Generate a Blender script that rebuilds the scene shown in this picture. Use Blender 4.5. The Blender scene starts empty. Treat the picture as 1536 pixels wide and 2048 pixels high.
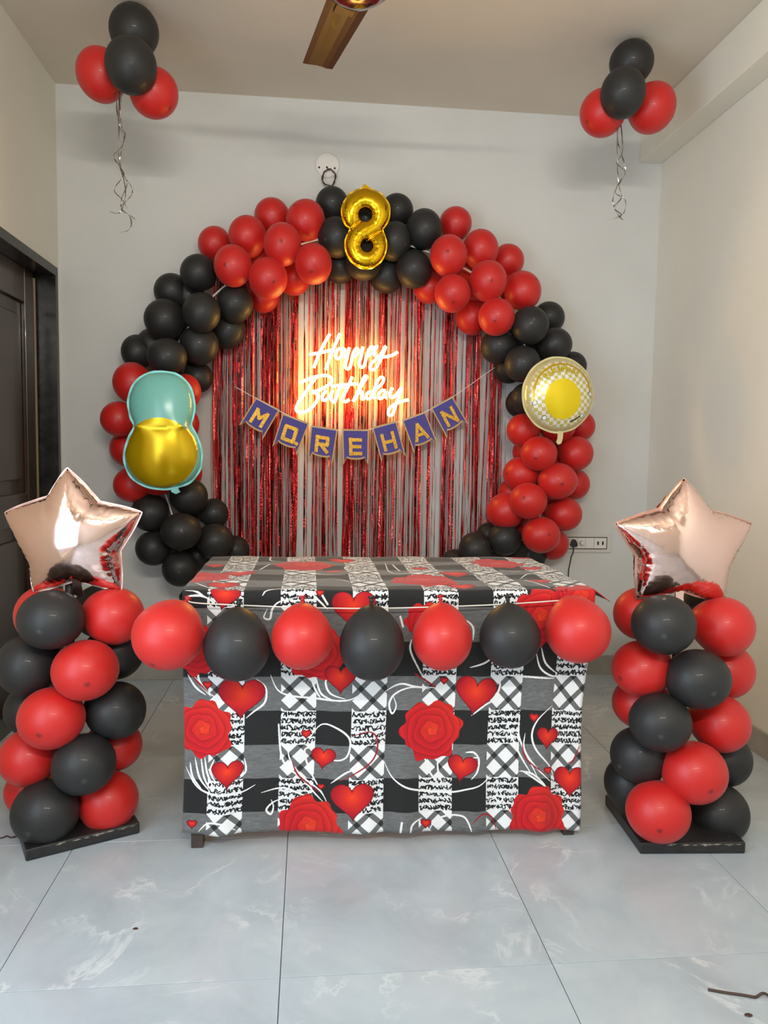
import bpy, bmesh, math, random
import numpy as np
from mathutils import Vector, Matrix, Quaternion
from mathutils.geometry import delaunay_2d_cdt

random.seed(7); RNG = np.random.RandomState(7)
C = bpy.context.scene.collection
SC = bpy.context.scene
PI = math.pi

# ------------------------------------------------------------------ camera
F, YAW, PIT, ROL, HCAM = 1506.6354, .1, .0785, .0166, 1.1256
_cy, _sy, _cp, _sp, _cr, _sr = math.cos(YAW), math.sin(YAW), math.cos(PIT), math.sin(PIT), math.cos(ROL), math.sin(ROL)

def cam2room(a, c, y2=1.0):
    X = _cr*a - _sr*c; Z2 = _sr*a + _cr*c
    Y = _cp*y2 + _sp*Z2; Z = -_sp*y2 + _cp*Z2
    return Vector((_cy*X + _sy*Y, -_sy*X + _cy*Y, Z))

def ray(px, py):
    return cam2room((px-768)/F, -(py-1024)/F)

def onY(px, py, Y):                      # point of the room at depth Y seen at that spot of the photograph
    d = ray(px, py); return Vector((0, 0, HCAM)) + d*(Y/d.y)

def onZ(px, py, Z):
    d = ray(px, py); return Vector((0, 0, HCAM)) + d*((Z-HCAM)/d.z)

cam = bpy.data.cameras.new('camera'); camo = bpy.data.objects.new('camera', cam); C.objects.link(camo)
right, up, fwd = cam2room(1, 0, 0), cam2room(0, 1, 0), cam2room(0, 0, 1)
camo.matrix_world = Matrix(((right.x, up.x, -fwd.x, 0), (right.y, up.y, -fwd.y, 0), (right.z, up.z, -fwd.z, HCAM), (0, 0, 0, 1)))
cam.sensor_fit = 'VERTICAL'; cam.sensor_height = 24; cam.lens = 24*F/2048; cam.clip_start = .02
SC.camera = camo

# ------------------------------------------------------------------ world, lamps, exposure
SC.view_settings.view_transform = 'Standard'; SC.view_settings.look = 'None'
SC.view_settings.exposure = 0.03; SC.view_settings.gamma = 1.0; SC.view_settings.use_curve_mapping = False
SC.cycles.use_denoising = True
SC.cycles.max_bounces = 8
w = bpy.data.worlds.new('sky'); SC.world = w; w.use_nodes = True
w.node_tree.nodes['Background'].inputs[0].default_value = (.75, .87, 1, 1)
w.node_tree.nodes['Background'].inputs[1].default_value = 1.0

def area(name, loc, look, sx, sy, watts, col):
    l = bpy.data.lights.new(name, 'AREA'); l.shape = 'RECTANGLE'; l.size = sx; l.size_y = sy; l.energy = watts; l.color = col
    o = bpy.data.objects.new(name, l); C.objects.link(o); o.location = loc
    o.rotation_euler = (Vector(look)-Vector(loc)).to_track_quat('-Z', 'Z').to_euler()
    return o
area('daylight_through_left_window', (-1.14, .55, 1.15), (0, .75, 1.1), 1.7, 1.9, 47, (.70, .845, 1))
area('tube_light', (.25, -.52, 2.22), (.25, 3.7, 1.7), 1.2, .05, 44, (1, .965, .88))

# ------------------------------------------------------------------ materials
def srgb(r, g, b):
    f = lambda c: (c/255/12.92) if c/255 <= .04045 else ((c/255+.055)/1.055)**2.4
    return (f(r), f(g), f(b), 1)

MATS = {}
def mat(name, col, rough=.5, metal=0., spec=.5, coat=0., build=None, **kw):
    if name in MATS: return MATS[name]
    m = bpy.data.materials.new(name); m.use_nodes = True; MATS[name] = m
    nt = m.node_tree; b = nt.nodes['Principled BSDF']
    b.inputs['Base Color'].default_value = col; b.inputs['Roughness'].default_value = rough
    b.inputs['Metallic'].default_value = metal; b.inputs['Specular IOR Level'].default_value = spec
    b.inputs['Coat Weight'].default_value = coat
    for k, v in kw.items(): b.inputs[k.replace('_', ' ')].default_value = v
    if build: build(nt, b)
    return m

def N(nt, t, **kw):
    n = nt.nodes.new(t)
    for k, v in kw.items():
        if k in n.inputs: n.inputs[k].default_value = v
        else: setattr(n, k, v)
    return n

def ramp(nt, fac, stops):
    r = nt.nodes.new('ShaderNodeValToRGB'); e = r.color_ramp.elements
    while len(e) < len(stops): e.new(.5)
    for el, (p, c) in zip(e, stops): el.position = p; el.color = c
    nt.links.new(fac, r.inputs[0]); return r.outputs[0]

def noise_bump(scale, strength, dist=.002, detail=4):
    def f(nt, b):
        tc = N(nt, 'ShaderNodeTexCoord'); n = N(nt, 'ShaderNodeTexNoise', Scale=scale, Detail=detail)
        nt.links.new(tc.outputs['Object'], n.inputs['Vector'])
        bp = N(nt, 'ShaderNodeBump', Strength=strength, Distance=dist)
        nt.links.new(n.outputs['Fac'], bp.inputs['Height']); nt.links.new(bp.outputs[0], b.inputs['Normal'])
    return f

def mottled(c1, c2, scale, bump=.15, dist=.002, rough=None):
    def f(nt, b):
        tc = N(nt, 'ShaderNodeTexCoord'); n = N(nt, 'ShaderNodeTexNoise', Scale=scale, Detail=6, Roughness=.6)
        nt.links.new(tc.outputs['Object'], n.inputs['Vector'])
        nt.links.new(ramp(nt, n.outputs['Fac'], [(.35, c1), (.68, c2)]), b.inputs['Base Color'])
        n2 = N(nt, 'ShaderNodeTexNoise', Scale=scale*22, Detail=3)
        nt.links.new(tc.outputs['Object'], n2.inputs['Vector'])
        bp = N(nt, 'ShaderNodeBump', Strength=bump, Distance=dist)
        nt.links.new(n2.outputs['Fac'], bp.inputs['Height']); nt.links.new(bp.outputs[0], b.inputs['Normal'])
    return f

M_wallback = mat('wall_paint_grey_white', srgb(205, 203, 200), .75, build=mottled(srgb(203, 202, 199), srgb(209, 208, 205), 1.6))
M_wallleft = mat('wall_paint_warm', srgb(205, 200, 184), .75, build=mottled(srgb(220, 216, 202), srgb(227, 223, 210), 1.4))
M_wallright = mat('wall_paint_cream', srgb(212, 206, 190), .75, build=mottled(srgb(226, 221, 207), srgb(232, 228, 215), 1.4))
M_ceil = mat('ceiling_paint', srgb(196, 184, 168), .85, build=mottled(srgb(214, 203, 186), srgb(221, 210, 194), 1.2))
M_skirt = mat('skirting_tile', srgb(158, 152, 142), .3, build=mottled(srgb(150, 144, 134), srgb(166, 160, 150), 9, .05))
M_grout = mat('grout', srgb(95, 97, 98), .9)

def marble(nt, b):
    tc = N(nt, 'ShaderNodeTexCoord'); oi = N(nt, 'ShaderNodeObjectInfo')
    ml = N(nt, 'ShaderNodeVectorMath', operation='SCALE'); ml.inputs['Scale'].default_value = 37
    cx = N(nt, 'ShaderNodeCombineXYZ')
    for i in range(3): nt.links.new(oi.outputs['Random'], cx.inputs[i])
    nt.links.new(cx.outputs[0], ml.inputs[0])
    ad = N(nt, 'ShaderNodeVectorMath', operation='ADD')
    nt.links.new(tc.outputs['Object'], ad.inputs[0]); nt.links.new(ml.outputs[0], ad.inputs[1])
    n1 = N(nt, 'ShaderNodeTexNoise', Scale=3.2, Detail=9, Roughness=.62, Distortion=.6)
    nt.links.new(ad.outputs[0], n1.inputs['Vector'])
    base = ramp(nt, n1.outputs['Fac'], [(.3, srgb(164, 173, 179)), (.5, srgb(177, 186, 192)), (.72, srgb(188, 196, 200))])
    n2 = N(nt, 'ShaderNodeTexNoise', Scale=2.2, Detail=8, Roughness=.6, Distortion=1.4)
    nt.links.new(ad.outputs[0], n2.inputs['Vector'])
    vein = ramp(nt, n2.outputs['Fac'], [(.485, (0, 0, 0, 1)), (.503, (1, 1, 1, 1)), (.53, (0, 0, 0, 1))])
    n3 = N(nt, 'ShaderNodeTexNoise', Scale=5, Detail=4)
    nt.links.new(ad.outputs[0], n3.inputs['Vector'])
    br = ramp(nt, n3.outputs['Fac'], [(.48, (0, 0, 0, 1)), (.66, (.62, .62, .62, 1))])
    mu = N(nt, 'ShaderNodeMix', data_type='RGBA', blend_type='MULTIPLY'); mu.inputs[0].default_value = 1
    nt.links.new(vein, mu.inputs[6]); nt.links.new(br, mu.inputs[7])
    mx = N(nt, 'ShaderNodeMix', data_type='RGBA')
    nt.links.new(mu.outputs[2], mx.inputs[0]); nt.links.new(base, mx.inputs[6]); mx.inputs[7].default_value = srgb(222, 225, 224)
    nt.links.new(mx.outputs[2], b.inputs['Base Color'])
M_tile = mat('marble_floor_tile', srgb(180, 186, 188), .22, build=marble)

def latex(c, tipc):
    def f(nt, b):
        tc = N(nt, 'ShaderNodeTexCoord'); sx = N(nt, 'ShaderNodeSeparateXYZ')
        nt.links.new(tc.outputs['Object'], sx.inputs[0])
        r = ramp(nt, sx.outputs['Z'], [(.9952, (0, 0, 0, 1)), (.9975, (1, 1, 1, 1))])
        mx = N(nt, 'ShaderNodeMix', data_type='RGBA'); mx.inputs[6].default_value = c; mx.inputs[7].default_value = tipc
        nt.links.new(r, mx.inputs[0]); nt.links.new(mx.outputs[2], b.inputs['Base Color'])
    return f
M_red = mat('red_latex', srgb(214, 44, 42), .46, spec=.5, coat=.05, Coat_Roughness=.07, Sheen_Weight=.06, build=latex(srgb(194, 27, 23), srgb(134, 15, 14)))
M_black = mat('black_latex', srgb(48, 48, 50), .52, spec=.38, coat=.06, Coat_Roughness=.07, build=latex(srgb(38, 37, 37), srgb(58, 58, 57)))
M_knotr = mat('red_latex_knot', srgb(170, 25, 30), .45)
M_knotb = mat('black_latex_knot', srgb(30, 30, 32), .45)

def crinkle(scale, s, d=.002):
    return noise_bump(scale, s, d, 3)
M_rose = mat('rose_gold_foil', srgb(240, 206, 196), .11, 1., build=crinkle(16, .16))
M_roseseam = mat('rose_gold_seam', srgb(214, 180, 168), .42, 1.)
M_gold = mat('gold_foil', srgb(232, 186, 30), .13, 1., build=crinkle(22, .12))
M_brushedteal = mat('teal_foil', srgb(120, 186, 176), .28, .25, build=crinkle(18, .1))
M_goldfoil2 = mat('gold_belly_foil', srgb(218, 182, 12), .25, .6, build=crinkle(18, .1))
M_stringw = mat('white_string', srgb(225, 220, 210), .7)
M_silver = mat('silver_ribbon', srgb(150, 148, 142), .25, .9)
M_blackwood = mat('black_painted_wood', srgb(34, 33, 34), .38, build=mottled(srgb(27, 26, 27), srgb(44, 42, 42), 14, .4, .003))
M_chip = mat('bare_wood_chips', srgb(150, 140, 125), .8)
M_darkwood = mat('dark_wood', srgb(62, 50, 46), .5, build=mottled(srgb(54, 43, 40), srgb(72, 58, 53), 8, .2))
M_table = mat('table_board', srgb(120, 84, 52), .5, build=mottled(srgb(110, 76, 46), srgb(132, 94, 60), 6, .2))
M_granite = mat('black_granite', srgb(30, 29, 28), .24, spec=.35, build=mottled(srgb(26, 25, 25), srgb(50, 48, 46), 20, .03))
M_doorwood = mat('door_brown_wood', srgb(62, 45, 36), .25, coat=.12, build=mottled(srgb(54, 39, 31), srgb(70, 52, 41), 5, .1))
M_doorbead = mat('door_pale_bead', srgb(140, 120, 88), .4)
M_fan = mat('fan_brown_enamel', srgb(68, 50, 35), .42, .1, coat=.15)
M_fanred = mat('fan_hub_maroon', srgb(84, 22, 16), .18, .3, coat=.8)
M_fansteel = mat('fan_ring_steel', srgb(150, 138, 128), .3, .8)
M_plastic = mat('white_plastic', srgb(222, 218, 212), .35)
M_plateline = mat('switch_plate_frame', srgb(206, 202, 197), .4)
M_blackplastic = mat('black_plastic', srgb(28, 28, 30), .4)
M_blackcord = mat('black_cord', srgb(24, 23, 24), .5)
M_browncord = mat('brown_cord', srgb(66, 44, 38), .5)
M_flag = mat('purple_card', srgb(74, 64, 140), .7, build=noise_bump(300, .15, .0005))
M_flagedge = mat('gold_card_edge', srgb(190, 150, 92), .5)

def glitter(nt, b):
    tc = N(nt, 'ShaderNodeTexCoord'); v = N(nt, 'ShaderNodeTexVoronoi', Scale=520)
    nt.links.new(tc.outputs['Object'], v.inputs['Vector'])
    nt.links.new(ramp(nt, v.outputs['Color'], [(.1, srgb(150, 100, 14)), (.6, srgb(206, 150, 32)), (.9, srgb(250, 214, 110))]), b.inputs['Base Color'])
    bp = N(nt, 'ShaderNodeBump', Strength=.6, Distance=.001)
    nt.links.new(v.outputs['Color'], bp.inputs['Height']); nt.links.new(bp.outputs[0], b.inputs['Normal'])
M_glitter = mat('gold_glitter', srgb(200, 145, 30), .35, .55, build=glitter)

def foilstrip(nt, b):
    oi = N(nt, 'ShaderNodeAttribute', attribute_name='tone')
    nt.links.new(ramp(nt, oi.outputs['Fac'], [(0, srgb(60, 10, 14)), (.18, srgb(150, 24, 30)), (.6, srgb(228, 44, 48)), (1, srgb(252, 120, 112))]), b.inputs['Base Color'])
    tc = N(nt, 'ShaderNodeTexCoord'); n = N(nt, 'ShaderNodeTexNoise', Scale=90, Detail=2)
    nt.links.new(tc.outputs['Object'], n.inputs['Vector'])
    bp = N(nt, 'ShaderNodeBump', Strength=.8, Distance=.006)
    nt.links.new(n.outputs['Fac'], bp.inputs['Height']); nt.links.new(bp.outputs[0], b.inputs['Normal'])
M_fringe = mat('red_metallic_fringe', srgb(190, 30, 34), .3, .7, build=foilstrip)

def neon(nt, b):
    e = N(nt, 'ShaderNodeEmission', Color=(1, .58, .115, 1), Strength=NEON)
    nt.links.new(e.outputs[0], nt.nodes['Material Output'].inputs[0])
NEON = 30
M_neon = mat('warm_neon_tube', (1, .7, .3, 1), build=neon)

def acrylic(nt, b):
    t = N(nt, 'ShaderNodeBsdfTransparent', Color=(.97, .95, .95, 1)); mx = N(nt, 'ShaderNodeMixShader'); mx.inputs[0].default_value = .15
    nt.links.new(t.outputs[0], mx.inputs[1]); nt.links.new(b.outputs[0], mx.inputs[2])
    nt.links.new(mx.outputs[0], nt.nodes['Material Output'].inputs[0])
M_acrylic = mat('clear_acrylic', srgb(235, 225, 222), .2, build=acrylic)

# ------------------------------------------------------------------ object helpers
def link(o, parent=None):
    C.objects.link(o)
    if parent: o.parent = parent
    return o

def tag(o, label, cat, group=None):
    o['label'] = label; o['category'] = cat
    if group: o['group'] = group
    return o

def thing(name, loc, label, cat, group=None):
    o = bpy.data.objects.new(name, None); o.empty_display_size = .1; link(o); o.location = loc
    return tag(o, label, cat, group)

def origin(o):
    v = Vector((0, 0, 0))
    while o is not None: v += o.location; o = o.parent
    return v

def mk(name, verts, faces, m, parent=None, smooth=False, loc=None):
    """one mesh object; verts in room coordinates, stored relative to its own place"""
    off = origin(parent) if parent else Vector((0, 0, 0))
    base = Vector(loc) if loc is not None else off
    me = bpy.data.meshes.new(name)
    me.from_pydata([tuple(Vector(v)-base) for v in verts], [], faces)
    for mm in (m if isinstance(m, list) else [m]): me.materials.append(mm)
    if smooth: me.polygons.foreach_set('use_smooth', [True]*len(me.polygons))
    me.update()
    o = bpy.data.objects.new(name, me); link(o, parent); o.location = base-off
    return o

def boxv(a, b):
    (x0, y0, z0), (x1, y1, z1) = a, b
    v = [(x0, y0, z0), (x1, y0, z0), (x1, y1, z0), (x0, y1, z0), (x0, y0, z1), (x1, y0, z1), (x1, y1, z1), (x0, y1, z1)]
    f = [(0, 3, 2, 1), (4, 5, 6, 7), (0, 1, 5, 4), (1, 2, 6, 5), (2, 3, 7, 6), (3, 0, 4, 7)]
    return v, f

def bevel(o, w, seg=2):
    bm = bmesh.new(); bm.from_mesh(o.data)
    bmesh.ops.remove_doubles(bm, verts=bm.verts, dist=1e-6)
    bmesh.ops.bevel(bm, geom=bm.edges[:], offset=w, segments=seg, affect='EDGES', profile=.5)
    bmesh.ops.recalc_face_normals(bm, faces=bm.faces[:])
    bm.to_mesh(o.data); bm.free(); return o

def box(name, a, b, m, parent=None, bev=0., loc=None):
    v, f = boxv(a, b)
    if loc is None and parent is None: loc = ((a[0]+b[0])/2, (a[1]+b[1])/2, min(a[2], b[2]))
    o = mk(name, v, f, m, parent, loc=loc)
    return bevel(o, bev) if bev else o

def boxes(name, lst, m, parent=None):
    V, Fc = [], []
    for a, b in lst:
        v, f = boxv(a, b); n = len(V); V += v; Fc += [tuple(i+n for i in q) for q in f]
    return mk(name, V, Fc, m, parent)

def catmull(pts, n=8, closed=False):
    P = [Vector(p) for p in pts]; out = []
    L = len(P); rng = range(L) if closed else range(L-1)
    for i in rng:
        if closed: a, b, c, d = P[i-1], P[i], P[(i+1) % L], P[(i+2) % L]
        else: a, b, c, d = P[max(i-1, 0)], P[i], P[i+1], P[min(i+2, L-1)]
        for k in range(n):
            t = k/n
            out.append(.5*((2*b) + (c-a)*t + (2*a-5*b+4*c-d)*t*t + (3*b-a-3*c+d)*t**3))
    if not closed: out.append(P[-1])
    return out

def tubemesh(pts, r, seg=8, rfun=None):
    P = [Vector(p) for p in pts]; V, Fc = [], []
    n0 = None
    for i, p in enumerate(P):
        t = (P[min(i+1, len(P)-1)]-P[max(i-1, 0)]).normalized()
        if n0 is None:
            n0 = t.orthogonal().normalized()
        n0 = (n0-t*n0.dot(t)).normalized(); b = t.cross(n0)
        rr = r*(rfun(i/(len(P)-1)) if rfun else 1)
        for k in range(seg):
            a = 2*PI*k/seg; V.append(p+(n0*math.cos(a)+b*math.sin(a))*rr)
    L = len(P)
    for i in range(L-1):
        for k in range(seg):
            k2 = (k+1) % seg
            Fc.append((i*seg+k, i*seg+k2, (i+1)*seg+k2, (i+1)*seg+k))
    Fc.append(tuple(range(seg-1, -1, -1))); Fc.append(tuple((L-1)*seg+k for k in range(seg)))
    return V, Fc

def tube(name, pts, r, m, parent=None, seg=8, loc=None, rfun=None):
    v, f = tubemesh(pts, r, seg, rfun)
    return mk(name, v, f, m, parent, True, loc)

def lathe(profile, seg=32):
    V, Fc = [], []
    for (r, z) in profile:
        for k in range(seg):
            a = 2*PI*k/seg; V.append((r*math.cos(a), r*math.sin(a), z))
    for i in range(len(profile)-1):
        for k in range(seg):
            k2 = (k+1) % seg; Fc.append((i*seg+k, i*seg+k2, (i+1)*seg+k2, (i+1)*seg+k))
    Fc.append(tuple(range(seg-1, -1, -1))); Fc.append(tuple((len(profile)-1)*seg+k for k in range(seg)))
    return V, Fc

def prism(name, poly, h, to3, m, parent=None, loc=None):
    """flat outline poly [(a,b)] given a thickness h; to3(a,b,c) -> room point"""
    n = len(poly)
    V = [to3(a, b, 0) for a, b in poly]+[to3(a, b, h) for a, b in poly]
    Fc = [tuple(range(n)), tuple(range(2*n-1, n-1, -1))]+[(i, n+i, n+(i+1) % n, (i+1) % n) for i in range(n)]
    return mk(name, V, Fc, m, parent, loc=loc)

def struct(o): o['kind'] = 'structure'; return o

# ------------------------------------------------------------------ room shell
XL, XR, YB, YF, ZC = -1.1665, 1.7265, 3.7088, -.6, 2.7788
XBM, ZBM, SK, ZD, TS, TX0, TY0 = 1.6139, 2.5767, .0968, 1.93, .6, -.0522, 1.5444

fl = struct(box('floor', (XL-.15, YF-.1, -.12), (XR+.12, YB+.12, -.004), M_grout))
tv, tf = boxv((-TS/2+.0009, -TS/2+.0009, -.012), (TS/2-.0009, TS/2-.0009, 0))
tile0 = None
for j in range(-4, 4):
    for i in range(-2, 3):
        cx, cyy = TX0+(i+.5)*TS, TY0+(j+.5)*TS
        x0, x1 = max(cx-TS/2, XL), min(cx+TS/2, XR); y0, y1 = max(cyy-TS/2, YF), min(cyy+TS/2, YB)
        if x1-x0 < .01 or y1-y0 < .01: continue
        full = (x1-x0 > TS-1e-6 and y1-y0 > TS-1e-6)
        if full and tile0:
            o = tile0.copy(); link(o, fl); o.location = Vector((cx, cyy, 0))-fl.location
        else:
            g = .0009
            o = box('tile', (x0+g, y0+g, -.012), (x1-g, y1-g, 0), M_tile, fl, .0008)
            c = Vector(((x0+x1)/2, (y0+y1)/2, 0))
            for v in o.data.vertices: v.co = v.co - (c-fl.location)
            o.location = c-fl.location
            if full: tile0 = o
struct(box('ceiling', (XL-.15, YF-.1, ZC), (XR+.12, YB+.12, ZC+.12), M_ceil))
struct(box('wall_back', (XL-.15, YB, -.004), (XR+.12, YB+.12, ZC), M_wallback))
struct(box('wall_right', (XR, YF-.1, -.004), (XR+.12, YB, ZC), M_wallright))
struct(box('wall_front', (XL-.15, YF-.1, -.004), (XR, YF, ZC), M_wallleft))
DY0, DY1, DWT = 2.66, 3.675, .11
WY0, WY1, WZ1 = -.35, 1.45, 2.1
def lw(y0, y1, z0, z1): return ((XL-.15, y0, z0), (XL, y1, z1))
wl = struct(boxes('wall_left', [lw(YF, WY0, 0, ZC), lw(WY0, WY1, WZ1, ZC), lw(WY0, WY1, 0, .18), lw(WY1, DY0, 0, ZC), lw(DY0, DY1, ZD, ZC), lw(DY1, YB, 0, ZC)], M_wallleft))
# beam along the right wall under the ceiling
struct(box('trim_beam', (XBM, YF, ZBM), (XR, YB, ZC), M_wallright, bev=.004))
g = .012
struct(box('baseboard_back', (XL, YB-g, 0), (XR, YB, SK), M_skirt, bev=.002))
struct(box('baseboard_right', (XR-g, YF, 0), (XR, YB-g, SK), M_skirt, bev=.002))
struct(boxes('baseboard_left', [((XL, WY1, 0), (XL+g, DY0-.005, SK)), ((XL, DY1+.001, 0), (XL+g, YB-g, SK))], M_skirt))
# window on the left, beside the photographer
wf = boxes('window_1', [((XL-.12, WY0, .18), (XL-.08, WY0+.05, WZ1)), ((XL-.12, WY1-.05, .18), (XL-.08, WY1, WZ1)), ((XL-.12, WY0, WZ1-.05), (XL-.08, WY1, WZ1)), ((XL-.12, WY0, .18), (XL-.08, WY1, .23)), ((XL-.12, .53, .18), (XL-.08, .57, WZ1))], M_plastic)
struct(wf)
# door in the left wall: black granite lining, recessed brown leaf
gl = struct(boxes('trim_door_lining', [((XL-.145, DY1-.02, 0), (XL+.004, DY1+.012, ZD+.02)), ((XL-.145, DY0-.012, 0), (XL+.004, DY0+.02, ZD+.02)), ((XL-.145, DY0+.02, ZD-.02), (XL+.004, DY1-.02, ZD+.02))], M_granite))
dl = struct(box('door_1', (XL-.145, DY0+.02, .004), (XL-.105, DY1-.02, ZD-.02), M_doorwood, bev=.002))
def dpart(name, y0, y1, z0, z1, x1, m, bev=.003): return box(name, (XL-.105, y0, z0), (XL-x1, y1, z1), m, dl, bev)
yA, yB = DY0+.02, DY1-.02
dpart('door_stile', yA, yA+.1, .004, ZD-.02, .085, M_doorwood); dpart('door_stile', yB-.13, yB-.028, .004, ZD-.02, .085, M_doorwood)
dpart('door_bead', yB-.026, yB-.012, .004, ZD-.04, .08, M_doorbead, .002)
for z0, z1 in ((.004, .2), (.78, .92), (1.76, ZD-.02)): dpart('door_rail', yA+.1, yB-.13, z0, z1, .087, M_doorwood)
for z0, z1 in ((.26, .72), (.98, 1.7)): dpart('door_panel', yA+.16, yB-.19, z0, z1, .092, M_doorwood, .006)
hd = dpart('door_handle', yA+.03, yA+.06, .95, 1.1, .05, M_fansteel, .004)

# ------------------------------------------------------------------ balloons
def balloon_mesh(name, m):
    prof = [(.004, 1.012), (.03, 1.010), (.055, 1.000)]
    n = 22
    for i in range(1, n):
        th = PI*i/n
        z, r = math.cos(th), math.sin(th)
        if th > PI/2:
            k = -z; z *= 1+.14*k*k; r *= 1-.06*k*k
        prof.append((max(r, .07), z))
    prof += [(.085, -1.13), (.05, -1.19), (.045, -1.22)]
    prof = prof[::-1]
    v, f = lathe(prof, 36)
    me = bpy.data.meshes.new(name); me.from_pydata(v, [], f); me.materials.append(m)
    me.polygons.foreach_set('use_smooth', [True]*len(me.polygons)); me.update(); return me
def knot_mesh(name, m):
    prof = [(.02, -1.20), (.06, -1.21), (.085, -1.235), (.06, -1.26), (.05, -1.28), (.09, -1.33), (.12, -1.37), (.10, -1.375), (.03, -1.33)]
    v, f = lathe(prof, 16)
    me = bpy.data.meshes.new(name); me.from_pydata(v, [], f); me.materials.append(m)
    me.polygons.foreach_set('use_smooth', [True]*len(me.polygons)); me.update(); return me
BM = {'r': balloon_mesh('red_balloon_skin', M_red), 'k': balloon_mesh('black_balloon_skin', M_black)}
KM = {'r': knot_mesh('red_balloon_knot', M_knotr), 'k': knot_mesh('black_balloon_knot', M_knotb)}

def balloon(c, rx, rz, tip, col, label, group, knot=False, ry=None):
    """a latex balloon: centre c, half-width rx, half-height rz, tip direction"""
    o = bpy.data.objects.new('balloon', BM[col]); link(o)
    tip = Vector(tip).normalized()
    q = tip.to_track_quat('Z', 'Y'); R = q.to_matrix()
    s = []
    for k in range(3):                       # pick the radius that fits each of the balloon's own axes
        a = R.col[k]; s.append(math.sqrt((a.x*rx)**2+(a.z*rz)**2+(a.y*(ry or (rx+rz)/2))**2))
    if not knot: s[2] *= .97
    o.location = c; o.rotation_euler = q.to_euler(); o.scale = s
    tag(o, label, 'balloon', group)
    if knot:
        k = bpy.data.objects.new('knot', KM[col]); link(k, o)
    return o

def px_balloon(cx, cy, rx, ry, Y, tip, col, label, group, knot=False):
    c = onY(cx, cy, Y); d = ray(cx, cy); s = c.y/d.y/F*.985
    return balloon(c, rx*s, ry*s, tip, col, label, group, knot)

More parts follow.
